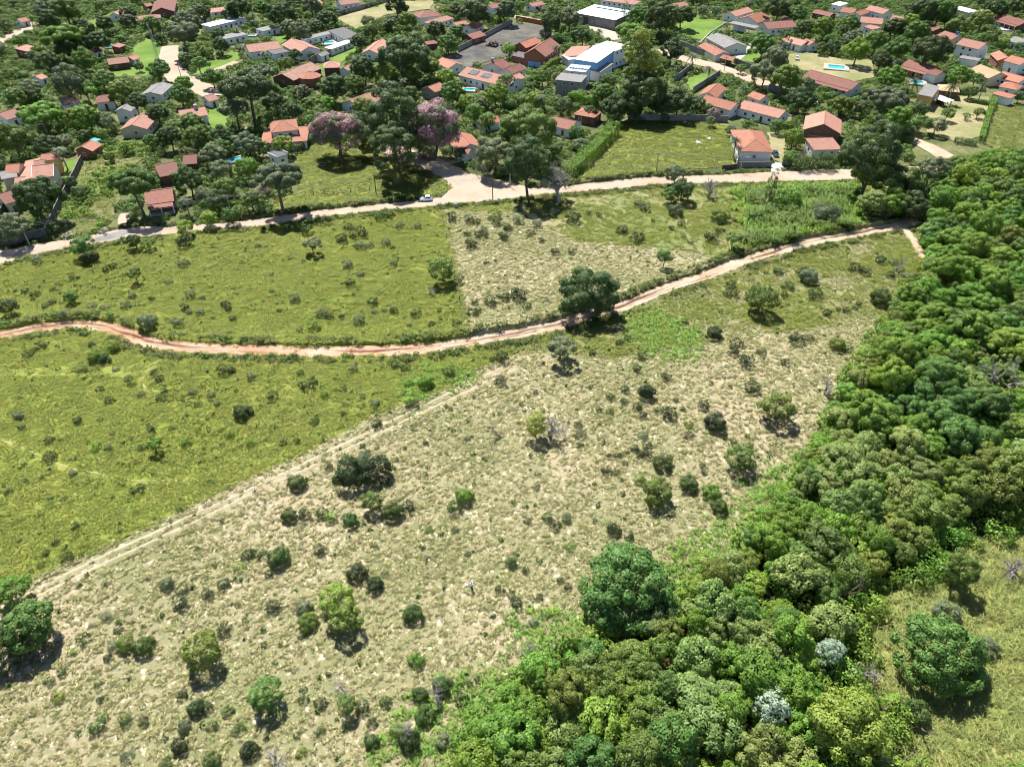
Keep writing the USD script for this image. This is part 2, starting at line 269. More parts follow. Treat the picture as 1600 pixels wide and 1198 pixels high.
def side_distance(P, L):
    """distance of points P to polyline L and on which side (positive: to the left of its direction)"""
    best = np.full(len(P), 1e9); sg = np.ones(len(P))
    for a, b in zip(L[:-1], L[1:]):
        ab = b - a; l2 = ab @ ab + 1e-12
        t = np.clip(((P - a) @ ab) / l2, 0, 1); d = P - (a + t[:, None] * ab); dist = np.hypot(d[:, 0], d[:, 1])
        s = np.sign(ab[0] * (P[:, 1] - a[1]) - ab[1] * (P[:, 0] - a[0])); m = dist < best
        best = np.where(m, dist, best); sg = np.where(m, s, sg)
    return best * sg
_road_banks = road_t[(road_t[:, 0] > at(300, 352)[0]) & (road_t[:, 0] < at(1130, 275)[0])]
_track_s = smooth_line(track_c, 70)
def berm(d, h):
    up = np.clip(d / 0.5, 0, 1); up = up * up * (3 - 2 * up); dn = np.clip(1 - (d - 0.5) / 9.0, 0, 1)
    return np.where(d > 0, h * up * dn * dn, 0.0)
def terrain(P):
    P = np.atleast_2d(np.asarray(P, float))[:, :2]
    q = np.c_[P / 38.0, np.zeros(len(P))]; q2 = np.c_[P / 9.0, np.ones(len(P))]
    z = 1.1 * (meshkit.noise(q, 3) - 0.5) + 0.28 * (meshkit.noise(q2, 5) - 0.5)
    d = side_distance(P, _track_s); near = np.clip(1.2 - np.abs(d) / 14, 0, 1)
    z = z + berm(d - 2.1, 0.95) * (0.7 + 0.6 * meshkit.noise(q2, 9))
    dr = side_distance(P, _road_banks)
    ends = (P[:, 0] > _road_banks[0, 0]) & (P[:, 0] < _road_banks[-1, 0]) & ~((P[:, 0] > at(640, 300)[0]) & (P[:, 0] < at(830, 300)[0]))
    z = z + np.where(ends, berm(dr - 0.2, 1.0), 0.0)
    return np.where((P[:, 1] > 900) | (np.abs(P[:, 0]) > 900), 0.0, z)
def bed(P):
    P = np.atleast_2d(np.asarray(P, float))[:, :2]
    return terrain(P) - 0.95 * np.clip((1.95 - np.abs(side_distance(P, _track_s))) / 0.35, 0, 1)
def tz(x, y): return float(terrain([[x, y]])[0])
def ragged(pg, amp=0.5, step=0.8, seed=0, wl=2.0):
    pg = pg if pg.geom_type == 'Polygon' else max(pg.geoms, key=lambda g: g.area)
    r = shapely.segmentize(pg.exterior, step); c = np.array(r.coords)[:-1]
    n = np.stack([meshkit.noise(np.c_[c / wl, np.full(len(c), k + seed * 2.0)], 11) - 0.5 for k in (0, 0.5)], 1) + 0.6 * np.stack([meshkit.noise(np.c_[c / (wl / 3), np.full(len(c), k + seed * 2.0)], 12) - 0.5 for k in (0, 0.5)], 1)
    return Polygon(c + 2 * amp * n).buffer(0)
REFINE = []
for _d in (-2.0, -1.78, -1.58, 1.58, 1.78, 2.0, 2.3, 2.6, 3.2, 4.5, 7.0):
    REFINE.append(np.array(shapely.segmentize(LineString(_track_s).offset_curve(_d), 0.9).coords))
for _d in (0.1, 0.45, 0.75, 1.6, 3.0, 6.0):
    g = shapely.segmentize(LineString(_road_banks).offset_curve(_d), 1.3); REFINE.append(np.array(g.coords if g.geom_type == 'LineString' else max(g.geoms, key=lambda x: x.length).coords))
REFINE = np.vstack(REFINE)
def drape(pg, res, dz, edge=None):
    pgs = [pg] if pg.geom_type == 'Polygon' else list(pg.geoms)
    out = []
    for p in pgs:
        if p.area < 1: continue
        x0, y0, x1, y1 = p.bounds
        gx, gy = np.meshgrid(np.arange(x0, x1 + res, res), np.arange(y0, y1 + res, res)); g = np.c_[gx.ravel(), gy.ravel()]
        g = g + res * 0.2 * (meshkit.noise(np.c_[g * 3.1, g[:, :1]], 2)[:, None] - 0.5)
        pin = p.buffer(-res * 0.35)
        g = g[shapely.contains_xy(pin, g[:, 0], g[:, 1])] if not pin.is_empty else g[:0]
        rf = REFINE[shapely.contains_xy(p.buffer(-0.15), REFINE[:, 0], REFINE[:, 1])]
        b = np.vstack([np.array(shapely.segmentize(r, edge or res).coords)[:-1] for r in (p.exterior, *p.interiors)])
        P = np.unique(np.round(np.vstack([b, g, rf]), 3), axis=0)
        T = Delaunay(P).simplices; c = P[T].mean(1)
        T = T[shapely.contains_xy(p, c[:, 0], c[:, 1])]
        a = P[T]; ar = (a[:, 1, 0] - a[:, 0, 0]) * (a[:, 2, 1] - a[:, 0, 1]) - (a[:, 1, 1] - a[:, 0, 1]) * (a[:, 2, 0] - a[:, 0, 0])
        T = T[np.abs(ar) > 1e-5]; ar = ar[np.abs(ar) > 1e-5]; T = np.where((ar < 0)[:, None], T[:, [0, 2, 1]], T)
        out.append(trimesh.Trimesh(np.c_[P, bed(P) + dz], T, process=False))
    return cat(out)

# ------------------------------------------------------------------ setting: the ground and its sheets
def ground_mesh():
    rings = [np.array([[x, y] for x in np.arange(-340, 341, 4.0) for y in np.arange(10, 561, 4.0)])]
    near = np.array([[x, y] for x in np.arange(-150, 151, 2.0) for y in np.arange(25, 260, 2.0)]) + 0.37
    far = np.array([[x, y] for x in np.linspace(-4000, 4000, 17) for y in np.linspace(-3000, 5000, 17) if not (-340 <= x <= 340 and 10 <= y <= 561)])
    P = np.unique(np.round(np.vstack([rings[0], near, far, REFINE]), 3), axis=0)
    T = Delaunay(P).simplices; a = P[T]
    ar = (a[:, 1, 0] - a[:, 0, 0]) * (a[:, 2, 1] - a[:, 0, 1]) - (a[:, 1, 1] - a[:, 0, 1]) * (a[:, 2, 0] - a[:, 0, 0])
    T = T[np.abs(ar) > 1e-5]; ar = ar[np.abs(ar) > 1e-5]; T = np.where((ar < 0)[:, None], T[:, [0, 2, 1]], T)
    return trimesh.Trimesh(np.c_[P, bed(P) - 0.12], T, process=False)
S = dict(kind='structure')
obj('ground', ground_mesh(), M['ground_scrub'], smooth=True, label='green and brown scrubby ground under the gardens and woods', **S)
FRAME = poly([(-60, -14), (1660, -14), (1660, 1230), (-60, 1230)])
FENCE_LINE = [(688, 325), (702, 390), (715, 450), (728, 528)]
MEADOW_EDGE = [(-60, 945), (0, 922), (50, 905), (110, 880), (180, 850), (270, 805), (400, 741), (470, 712), (545, 672), (575, 655), (650, 623), (700, 602), (735, 578), (790, 556)]
up_pasture = poly(ROAD_BOT[1:17] + [(688, 322)] + FENCE_LINE + [(t[0], t[1]) for t in TRACK[:17]][::-1] + [(-60, 525), (-60, 428)]).buffer(0.8)
meadow = poly([(t[0], t[1]) for t in TRACK[:18]] + MEADOW_EDGE[::-1])
FOREST_EDGE = [(1700, 240), (1560, 240), (1490, 252), (1462, 285), (1450, 350), (1455, 415), (1400, 462), (1392, 500), (1345, 560), (1315, 600), (1300, 660), (1250, 725), (1212, 792), (1165, 842), (1105, 885), (1075, 935), (1050, 962), (1000, 990), (910, 1000), (840, 1022), (800, 1070), (745, 1115), (700, 1215)]
GLADE = [(1700, 800), (1600, 822), (1545, 842), (1505, 862), (1455, 900), (1395, 925), (1368, 960), (1350, 1000), (1352, 1040), (1325, 1062), (1345, 1090), (1400, 1115), (1398, 1160), (1415, 1230), (1700, 1230)]
dry_low = poly(MEADOW_EDGE[::-1] + [(-60, 1230), (720, 1230)] + FOREST_EDGE[::-1][:16] + [(1340, 500), (1220, 520), (1080, 540), (960, 560), (860, 552)])
mixed_right = poly([(740, 560), (790, 556), (860, 552), (960, 560), (1080, 540), (1220, 520), (1340, 500), (1392, 500), (1400, 462), (1455, 415), (1450, 355)] + [(t[0], t[1]) for t in TRACK[17:]][::-1])
dry_up = poly(FENCE_LINE + [(t[0], t[1]) for t in TRACK[16:26]] + [(1130, 405), (1060, 392), (1000, 384), (900, 378), (830, 345), (800, 335), (690, 328)])
green_up = poly([(690, 328), (800, 335), (830, 345), (900, 378), (1000, 384), (1060, 392), (1130, 405), (1150, 411)] + [(t[0], t[1]) for t in TRACK[26:]] + [(1440, 300), (1400, 278)] + ROAD_BOT[16:30][::-1])
glade = poly(GLADE)
forest = poly(FOREST_EDGE + [(1700, 1230)]).difference(glade.buffer(-0.5))
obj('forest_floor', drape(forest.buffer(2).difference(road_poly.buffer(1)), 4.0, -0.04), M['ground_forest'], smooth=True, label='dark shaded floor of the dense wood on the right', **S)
obj('mixed_grassland', drape(ragged(mixed_right, 2.6, seed=1, wl=7.0), 2.0, 0.0, 0.8), M['ground_mixed'], smooth=True, label='patchy green and straw grassland below the upper end of the dirt track', **S)
obj('mixed_grassland', drape(ragged(green_up, 1.8, seed=2, wl=6.0), 2.0, 0.004, 0.8), M['ground_mixed'], smooth=True, label='green rough strip of grass below the village road', **S)
obj('dry_field', drape(ragged(dry_low, 0.7, seed=3), 1.7, 0.03, 0.6), M['ground_dry'], smooth=True, label='large straw coloured mown field in the lower half', **S)
obj('dry_field', drape(ragged(dry_up, 0.6, seed=4), 2.0, 0.02, 0.6), M['ground_dry'], smooth=True, label='pale mown field between the pasture and the dark dome tree', **S)
obj('pasture', drape(ragged(up_pasture, 0.25, seed=5), 2.0, 0.045, 0.6), M['ground_pasture'], smooth=True, label='yellow green pasture between the village road and the eroded track', **S)
obj('pasture', drape(ragged(meadow, 0.22, seed=6), 1.7, 0.055, 0.5), M['ground_pasture'], smooth=True, label='yellow green meadow on the left below the eroded track', **S)
obj('glade', drape(ragged(glade, 0.8, seed=7), 2.0, 0.01, 0.8), M['ground_glade'], smooth=True, label='sunlit yellow grass clearing in the lower right corner', **S)
LAWNS = [
    ('lawn', 'ground_pasture', [(455, 262), (470, 238), (500, 222), (560, 236), (640, 240), (690, 275), (706, 296), (650, 312), (560, 320), (480, 326), (430, 332), (415, 318), (470, 300)], 'rough green meadow with the brick fire ring beside the road'),
    ('lawn', 'ground_pasture', [(905, 262), (935, 225), (968, 192), (1060, 190), (1140, 196), (1150, 225), (1146, 258), (1050, 268), (960, 276), (905, 280)], 'open grassy lot beside the tall clipped hedge'),
    ('lawn', 'ground_lawn', [(1056, 40), (1090, 25), (1132, 36), (1108, 66), (1060, 52)], 'bright lawn between the factory trees and grey roofed house'),
    ('lawn', 'ground_lawn', [(172, 110), (205, 98), (205, 76), (228, 60), (256, 72), (258, 92), (232, 118), (180, 118)], 'bright lawn under the lattice mast'),
    ('lawn', 'ground_lawn', [(318, 100), (368, 80), (378, 92), (335, 112), (300, 118)], 'bright lawn strip by the bend of the left dirt lane'),
    ('lawn', 'ground_lawn', [(324, 164), (350, 162), (356, 182), (350, 200), (325, 198)], 'small bright lawn right of the salmon roof with water tank'),
    ('lawn', 'ground_lawn', [(488, 108), (552, 74), (562, 78), (512, 112)], 'narrow lawn along the grey block wall'),
    ('vacant_lot', 'ground_yard', [(524, 30), (608, 4), (680, 0), (672, 14), (600, 24), (560, 48)], 'dry vacant lot behind its grey wall'),
    ('charred_lot', 'ground_char', [(680, 98), (722, 78), (800, 36), (852, 42), (868, 56), (812, 66), (806, 84), (762, 96), (732, 106)], 'burnt grey lot behind the long wall'),
    ('lawn', 'ground_yard', [(1218, 112), (1224, 86), (1262, 82), (1330, 96), (1362, 92), (1366, 122), (1330, 130), (1262, 112)], 'sunny yard lawn around the big swimming pool'),
    ('lawn', 'ground_yard', [(1448, 160), (1480, 150), (1546, 150), (1536, 212), (1500, 222), (1448, 205), (1446, 180)], 'open yard lawn beside the thin hedge'),
    ('fallow_plot', 'ground_mixed', [(1552, 150), (1640, 178), (1650, 236), (1560, 236), (1534, 222)], 'pale fallow plot right of the thin hedge'),
    ('overgrown_lot', 'ground_mixed', [(78, 372), (104, 318), (134, 254), (160, 232), (220, 216), (240, 238), (205, 262), (190, 300), (178, 345), (160, 366)], 'overgrown green lot beside the boundary wall'),
    ('lawn', 'ground_yard', [(1200, 206), (1224, 208), (1238, 246), (1220, 256), (1206, 246)], 'grass drive beside the hip roofed house by the road'),
    ('lawn', 'ground_lawn', [(96, 280), (104, 254), (128, 248), (132, 262), (120, 284)], 'small lawn right of the cream house'),
    ('lawn', 'ground_lawn', [(1330, 208), (1352, 208), (1368, 220), (1345, 216)], 'strip of lawn by the turquoise pool'),
    ('lawn', 'ground_lawn', [(130, 38), (180, 20), (185, 30), (140, 52)], 'green clearing near the far left lane'),
    ('lawn', 'ground_lawn', [(1085, 112), (1118, 118), (1100, 138), (1078, 142), (1072, 128)], 'walled garden plot below the palm lane'),
    ('lawn', 'ground_lawn', [(1140, 92), (1172, 72), (1192, 84), (1178, 98)], 'verge lawn right of the grey roofed house'),
    ('lawn', 'ground_lawn', [(430, 60), (450, 52), (448, 66), (436, 72)], 'small lawn between two salmon roofed houses'),
]
lawn_polys = []
for i, (nm, m, pts, lab) in enumerate(LAWNS):
    g = poly(pts); lawn_polys.append((m, g))
    obj(nm, drape(ragged(g, 0.5, 1.2, seed=20 + i), 4.0, 0.06 + 0.004 * i, 1.2), M[m], smooth=True, label=lab, **S)

def strip(cl, half, mat_name, name, label, res=0.7, across=13, dz=0.1, prof=None, seed=0, wob=0.18):
    """a way as a strip of its own, with ruts and a wandering edge"""
    L = LineString(cl); n = max(4, int(L.length / res)); C = smooth_line(cl, n)
    t = np.gradient(C, axis=0); t /= np.linalg.norm(t, axis=1, keepdims=True); nn = np.c_[-t[:, 1], t[:, 0]]
    s = np.arange(n) * res; half = np.interp(np.linspace(0, 1, n), np.linspace(0, 1, len(np.atleast_1d(half))), np.atleast_1d(half))
    u = np.linspace(-1, 1, across)
    wl = half * (1 + wob * 2 * (meshkit.fbm(np.c_[s / 3.0, 0 * s, 0 * s + seed], 3, 1) - 0.5)); wr = half * (1 + wob * 2 * (meshkit.fbm(np.c_[s / 3.0, 0 * s + 9, 0 * s + seed], 3, 1) - 0.5))
    off = np.where(u[None] > 0, u[None] * wl[:, None], u[None] * wr[:, None])
    P = C[:, None] + off[..., None] * nn[:, None]
    z = terrain(C)[:, None] + dz + 0 * off
    z = z - np.where(np.abs(u)[None] > 0.95, dz + 0.05, 0)
    if prof is not None: z = z + prof(s, off, half)
    v = np.c_[P.reshape(-1, 2), z.ravel()]
    i, j = np.meshgrid(np.arange(n - 1), np.arange(across - 1), indexing='ij'); a = i * across + j
    q = np.stack([a, a + across, a + across + 1, a + 1], -1).reshape(-1, 4)
    f = np.vstack([q[:, [0, 1, 2]], q[:, [0, 2, 3]]]); f = f[:, ::-1]
    msh = trimesh.Trimesh(v, f, process=False)
    if msh.face_normals[:, 2].mean() < 0: msh.invert()
    return obj(name, msh, M[mat_name], smooth=40, label=label, **S)
# the village road: one sheet with both junction arms
arm = line([(735, 298), (712, 276), (690, 264), (668, 254), (640, 246), (610, 236)])
lane_left = line([(268, 72), (264, 86), (266, 104), (276, 120), (292, 128), (318, 138), (330, 150)])
road_all = shapely.union_all([road_poly, LineString(arm).buffer(4.6), poly([(690, 309), (700, 300), (715, 285), (735, 272), (790, 283), (830, 295), (800, 305), (740, 312)])])
obj('dirt_road', drape(ragged(road_all, 0.45, 1.0, seed=40), 2.2, 0.14, 0.8), M['road_dirt'], smooth=True, label='pale sandy dirt road along the village with a branching junction', **S)
strip(lane_left, [4.5, 5, 6, 5, 4.5], 'road_dirt', 'dirt_road', 'pale dirt lane bending between gardens at upper left', 2.0, 5, 0.16)
strip(line([(1035, 78), (1060, 90), (1090, 97), (1120, 104), (1150, 116), (1175, 125), (1210, 136)]), [4, 4.5, 4], 'road_dirt', 'dirt_road', 'pinkish dirt street between walls and palms at upper middle', 2.0, 5, 0.18)
strip(line([(-20, 72), (14, 56), (34, 47), (50, 36)]), [4, 4.5], 'road_dirt', 'dirt_road', 'dirt lane at the far upper left edge', 2.0, 5, 0.18)
strip(line([(1095, 10), (1110, 16), (1128, 20)]), [5, 5], 'road_dirt', 'dirt_road', 'short dirt drive among the far trees', 2.0, 5, 0.2)
strip(line([(196, 352), (194, 345), (196, 336)]), [1.8, 1.5], 'road_dirt', 'driveway', 'narrow dirt ramp up from the road to the left gardens', 1.0, 5, 0.17)
strip(line([(150, 376), (175, 371), (200, 364)]), [2.4, 3.2, 2.4], 'roof_grey', 'driveway', 'patch of grey asphalt where the ramp meets the road', 1.0, 5, 0.19)
strip(line([(1395, 272), (1440, 268), (1474, 262), (1488, 250), (1466, 236), (1441, 223), (1420, 214)]), [2.6, 3.4, 3.6, 3.4, 2.8], 'track_dirt', 'dirt_road', 'bare dirt turning place beyond the dark trees at right', 1.6, 5, 0.15)
strip(line([(800, 24), (828, 29), (852, 35)]), [3, 3], 'road_dirt', 'dirt_road', 'dirt street above the red brick wall', 2.0, 5, 0.18)
strip(line([(925, 40), (950, 52), (968, 62)]), [5, 5], 'paving_pale', 'yard', 'pale yard in front of the white shed', 2.0, 5, 0.18)
strip(line([(1152, 92), (1170, 76), (1190, 58)]), [2.6, 2.6], 'concrete', 'driveway', 'pale concrete drive beside the grey roofed house', 2.0, 5, 0.2)
strip(line([(300, 122), (330, 112), (368, 97)]), [2.0, 2.0], 'road_dirt', 'driveway', 'narrow garden drive off the left lane', 2.0, 5, 0.17)
strip(line([(1214, 270), (1214, 262), (1213, 255)]), [2.0, 2.0], 'concrete', 'driveway', 'short pale concrete drive through the gate by the hip roofed house', 1.0, 5, 0.2)
def track_prof(s, off, half):
    c0 = 0.5 * (meshkit.fbm(np.c_[s / 7.0, 0 * s, 0 * s], 3, 4) - 0.35) * 2.6
    deep = np.clip((meshkit.noise(np.c_[s / 16.0, 0 * s, 0 * s], 7) - 0.25) * 1.8, 0, 1)
    g = -0.75 * deep[:, None] * np.exp(-((off - c0[:, None]) / 0.3) ** 2)
    c1 = c0 - 0.9 + 0.4 * (meshkit.noise(np.c_[s / 3.0, 0 * s, 0 * s], 17) - 0.5)
    g2 = -0.35 * np.clip((meshkit.noise(np.c_[s / 9.0, 0 * s + 3, 0 * s], 8) - 0.4) * 2, 0, 1)[:, None] * np.exp(-((off - c1[:, None]) / 0.22) ** 2)
    return g + g2 + 0.16 * (meshkit.fbm(np.stack([np.broadcast_to(s[:, None] / 0.9, off.shape), off / 0.6, 0 * off], -1), 3, 5) - 0.5)
_k = 15
strip(track_c[:_k + 1], [2.1, 2.2, 2.4, 2.3, 2.1], 'track_red', 'dirt_track', 'eroded orange pink left half of the dirt track with a gully', 0.4, 25, 0.1, track_prof, wob=0.34)
strip(track_c[_k:], [2.1, 2.0, 1.9, 2.1, 2.1], 'track_dirt', 'dirt_track', 'paler right half of the dirt track climbing past the dome tree', 0.4, 25, 0.104, track_prof, wob=0.34)
strip(line([(1396, 352), (1412, 360), (1424, 374), (1433, 389), (1444, 406)]), [1.5, 1.3, 1.2], 'track_dirt', 'footpath', 'short pale footpath dropping from the track end to the wood', 0.6, 9, 0.12)
RUT1 = [(45, 931), (150, 877), (225, 842), (307, 802), (400, 760), (500, 712), (585, 672), (675, 627), (725, 601), (780, 574)]
RUT2 = [(55, 937), (125, 902), (212, 860), (335, 800), (400, 767), (500, 722), (585, 681), (675, 637), (750, 600), (812, 573)]
strip(line(RUT1), [0.42] * 3, 'rut_dust', 'wheel_rut', 'upper of the two pale wheel ruts along the mown field edge', 0.5, 5, 0.07, wob=0.5, seed=1)
strip(line(RUT2), [0.42] * 3, 'rut_dust', 'wheel_rut', 'lower of the two pale wheel ruts along the mown field edge', 0.5, 5, 0.07, wob=0.5, seed=2)
for k, (pts, lab) in enumerate([
        ([(0, 688), (50, 708), (80, 722), (105, 732), (150, 742), (215, 752), (260, 752), (300, 752)], 'thin pale footpath crossing the left meadow'),
        ([(215, 752), (232, 768), (245, 785)], 'faint side path dropping from the meadow footpath'),
        ([(0, 578), (60, 576), (110, 575), (170, 574), (225, 571)], 'upper faint wheel line across the left meadow'),
        ([(0, 586), (60, 585), (120, 585), (180, 583), (225, 580)], 'lower faint wheel line across the left meadow'),
        ([(275, 547), (255, 556), (240, 570), (226, 585), (224, 600), (232, 610), (250, 612), (268, 606)], 'curled wheel line looping in the left meadow'),
        ([(290, 568), (340, 563), (420, 562), (520, 570), (600, 574)], 'faint wheel line below the eroded track')]):
    strip(line(pts), [0.3] * 2, 'rut_grass', 'footpath' if 'path' in lab else 'wheel_rut', lab, 0.5, 5, 0.085, wob=0.9, seed=5 + k)

# ------------------------------------------------------------------ labels that say which one: its look, and where it stands beside something one can find
VL = [('the white factory shed', 945, 18), ('the white workshop with blue trim', 930, 90), ('the grey concrete building', 893, 122), ('the house with solar mats', 765, 118), ('the tall brick house', 838, 72),
      ('the burnt grey lot', 770, 70), ('the big swimming pool', 1305, 108), ('the long pool pavilion', 1305, 125), ('the hip roofed roadside house', 1180, 225), ('the brown gabled house by the hedge', 1290, 190),
      ('the grey roofed house', 1137, 60), ('the tan roofed house', 1548, 115), ('the tan roofed pavilion', 1480, 135), ('the tall white house at right', 1520, 72), ('the veranda house with second pool', 1445, 108),
      ('the thin hedge', 1543, 182), ('the tall clipped hedge', 922, 230), ('the left pink blossom tree', 525, 198), ('the right pink blossom tree', 675, 200), ('the round two storey hip house', 443, 205),
      ('the brick fire ring', 504, 259), ('the cream two storey house', 68, 268), ('the lattice mast', 249, 70), ('the bend of the left dirt lane', 268, 100), ('the white walled gable shed', 192, 178),
      ('the big grey roof at left', 245, 140), ('the salmon roof with a water tank', 300, 172), ('the mottled brown roof', 463, 112), ('the eight sided orange roof', 484, 122), ('the block walled pool yard', 520, 70),
      ('the dry vacant lot', 570, 28), ('the vast dark dome tree', 630, 75), ('the tall eucalyptus', 990, 80), ('the bright far lawn', 1095, 45), ('the palm lane', 1085, 95), ('the overgrown lot', 150, 290),
      ('the twin brown roofs at left', 250, 290), ('the road junction', 740, 280), ('the umbrella tree by the lane', 385, 135), ('the long white flat roof', 348, 38), ('the red roof with pool at upper right', 1580, 30),
      ('the white house cluster at top', 1370, 30), ('the far top roofs', 250, 15), ('the salmon roofs by the pool yard', 462, 72), ('the white car', 666, 311), ('the turquoise pool', 1352, 224), ('the pavilion lawn at left', 182, 92), ('the far left lane', 20, 52)]
FL = [('the dark dome tree on the track', 920, 460), ('the umbrella tree below the track', 880, 545), ('the dark tree at the fence line', 690, 423), ('the round dark tree on the slope', 1190, 468), ('the half bare yellow tree', 850, 675),
      ('the wide dark thicket', 563, 738), ('the yellow green tree', 525, 945), ('the person in white', 737, 914), ('the big feathery tree', 985, 905), ('the lone sapling in the meadow', 240, 697), ('the left edge grove', 35, 965),
      ('the pair of round shrubs', 570, 900), ('the olive tree in the lower left', 313, 1015), ('the green tree at bottom left', 418, 1085), ('the olive tree near the wood', 1215, 637), ('the long shadow tree near the wood', 1158, 715),
      ('the clipped looking olive tree', 1028, 770), ('the bend of the eroded track', 230, 520), ('the pale thin tree by the road', 873, 300), ('the leafless round tree by the road', 1110, 290), ('the white car', 666, 311),
      ('the top of the pasture fence line', 690, 330), ('the bottom end of the wheel ruts', 60, 925), ('the top end of the wheel ruts', 780, 575), ('the curl in the meadow', 235, 595), ('the upper end of the eroded track', 1400, 355),
      ('the middle of the wheel ruts', 400, 765), ('the bottom left corner', 60, 1150), ('the grey thicket at the bottom', 650, 1140), ('the dark bush in the meadow', 378, 645), ('the bright tree by the road', 288, 355), ('the lone left tree on the track', 12, 480),
      ('the middle of the upper pasture', 430, 420), ('the grey headed bush', 1119, 660), ('the dead tree at the wood edge', 1290, 605), ('the bottom edge of the dry field', 480, 1180), ('the lush patch below the track', 1040, 520)]
WL = [('the silver tree', 1205, 1108), ('the small silver tree', 1295, 1022), ('the orange flowering tree', 1042, 1048), ('the lime yellow tree', 1330, 1140), ('the grey bare tree in the wood', 1570, 585), ('the pale yellow tree in the wood', 1315, 655),
      ('the big feathery tree', 985, 905), ('the clearing', 1420, 960), ('the top corner of the wood', 1540, 260), ('the upper end of the eroded track', 1420, 360), ('the dead tree at the wood edge', 1290, 605), ('the right photo edge', 1590, 440),
      ('the long shadow tree near the wood', 1158, 715), ('the fallen grey tree', 1350, 1045), ('the bottom edge of the photo', 900, 1190), ('the cream topped tree', 1520, 590), ('the wood edge slope', 1350, 540), ('the middle of the wood', 1420, 740), ('the bottom tip of the wood', 760, 1150)]
ORD = ['', 'second', 'third', 'fourth', 'fifth', 'sixth', 'seventh', 'eighth', 'ninth', 'tenth', 'eleventh', 'twelfth', 'thirteenth', 'fourteenth', 'fifteenth', 'sixteenth', 'seventeenth', 'eighteenth', 'nineteenth', 'twentieth']
pending = []
def later(path, desc, px, py, lms): pending.append((path, desc, px, py, lms))
def finish_labels():
    byk = {}
    for path, desc, px, py, lms in pending:
        nm, lx, ly = min(lms, key=lambda l: (l[1] - px) ** 2 + (1.5 * (l[2] - py)) ** 2)
        dx, dy = px - lx, (py - ly) * 1.3
        a = math.degrees(math.atan2(-dy, dx)) % 360
        w = ['right of', 'behind and right of', 'behind', 'behind and left of', 'left of', 'in front and left of', 'in front of', 'in front and right of'][int((a + 22.5) // 45) % 8]
        byk.setdefault((desc, w, nm), []).append((math.hypot(dx, dy), path))
    for (desc, w, nm), L in byk.items():
        for k, (d, path) in enumerate(sorted(L)):
            o = (ORD[k] + ' ') if k else ''
            lead = (o + desc) if k else (('nearest ' + desc) if len(L) > 1 else desc)
            T = f'{lead} {w} {nm}'
            for a_, b_ in (('garden tree', 'tree'), ('woodland tree', 'tree'), ('in front and ', 'ahead and '), (' and left of', ' left of'), (' and right of', ' right of'), ('bend of the left dirt lane', 'left lane bend'), ('the upper end of the eroded track', 'the upper track end'), ('the veranda house with second pool', 'the veranda house')):
                if len(T.split()) > 16: T = T.replace(a_, b_)
            stage.GetPrimAtPath(path).SetCustomDataByKey('label', T)

# ------------------------------------------------------------------ plants: prototypes built once, then referenced
def fib(n, rng):
    k = np.arange(n) + 0.5; ph = np.arccos(1 - 2 * k / n); th = np.pi * (1 + 5 ** 0.5) * k + rng.random() * 6
    return np.c_[np.cos(th) * np.sin(ph), np.sin(th) * np.sin(ph), np.cos(ph)]
def leaf_quads(pos, nrm, size, rng, aspect=0.62, shade=None):
    n = len(pos); nrm = nrm / (np.linalg.norm(nrm, axis=1, keepdims=True) + 1e-9)
    a = np.cross(nrm, rng.normal(size=(n, 3))); a /= np.linalg.norm(a, axis=1, keepdims=True) + 1e-9; b = np.cross(nrm, a)
    s = (size * (0.55 + 0.9 * rng.random(n)))[:, None] * 0.5
    bend = nrm * s * 0.35
    v = np.stack([pos - a * s - bend, pos + b * s * aspect, pos + a * s - bend, pos - b * s * aspect], 1).reshape(-1, 3)
    k = np.arange(n)[:, None] * 4
    f = np.hstack([k, k + 3, k + 1, k + 1, k + 3, k + 2]).reshape(-1, 3)
    sh = nrm if shade is None else 0.6 * shade + 0.55 * nrm
    sh = np.where((sh * nrm).sum(1, keepdims=True) < 0.15, nrm * 0.7 + sh * 0.5, sh)
    return Foliage(v, f, np.repeat(sh / np.linalg.norm(sh, axis=1, keepdims=True), 4, 0), np.repeat(rng.random(n), 4))
def lobes_of(R, v, hc, nl, rng, zmin):
    d = fib(nl * 2, rng); d = d + 0.25 * rng.normal(size=d.shape); d /= np.linalg.norm(d, axis=1, keepdims=True)
    d = d[d[:, 2] > zmin][:nl * 2]
    k = (0.56 + 0.22 * rng.random(len(d))) * (0.72 + 0.6 * meshkit.noise(d * 1.6 + 10 * rng.random(3), 4))
    c = d * np.array([R, R, R * v]) * k[:, None] + [0, 0, hc * R]
    r = R * (1.28 / math.sqrt(max(6, nl))) * (0.65 + 0.6 * rng.random(len(d))) * min(1, 0.75 + 0.25 * v)
    d = np.vstack([d, [[0, 0, 1.0]]]); c = np.vstack([c, [[0, 0, hc * R]]]); r = np.r_[r, 0.5 * R * min(1, v)]
    return d, c, r
def crown(R, v, hc, nl, n, leaf, seed, zmin=-0.5, tilt=0.55, keep=None):
    rng = np.random.default_rng(seed)
    d, c, r = lobes_of(R, v, hc, nl, rng, zmin)
    if keep is not None:
        ok = keep(d); d, c, r = d[ok], c[ok], r[ok]
    w = r ** 2; w[-1] *= 0.55; w = w / w.sum(); L = rng.choice(len(c), n, p=w)
    u = rng.normal(size=(n, 3)); u /= np.linalg.norm(u, axis=1, keepdims=True)
    flip = ((u * d[L]).sum(1) < -0.25) & (L < len(c) - 1); u[flip] *= -1
    u2 = u * np.array([1, 1, 0.82])
    pos = c[L] + u2 * (r[L] * (0.62 + 0.52 * rng.random(n) ** 0.8))[:, None]
    pos[:, 2] = np.maximum(pos[:, 2], 0.05 * R * rng.random(n))
    nrm = u + tilt * rng.normal(size=(n, 3)) + [0, 0, 0.5]
    return leaf_quads(pos, nrm, leaf, rng, 0.62, u), (d, c, r)
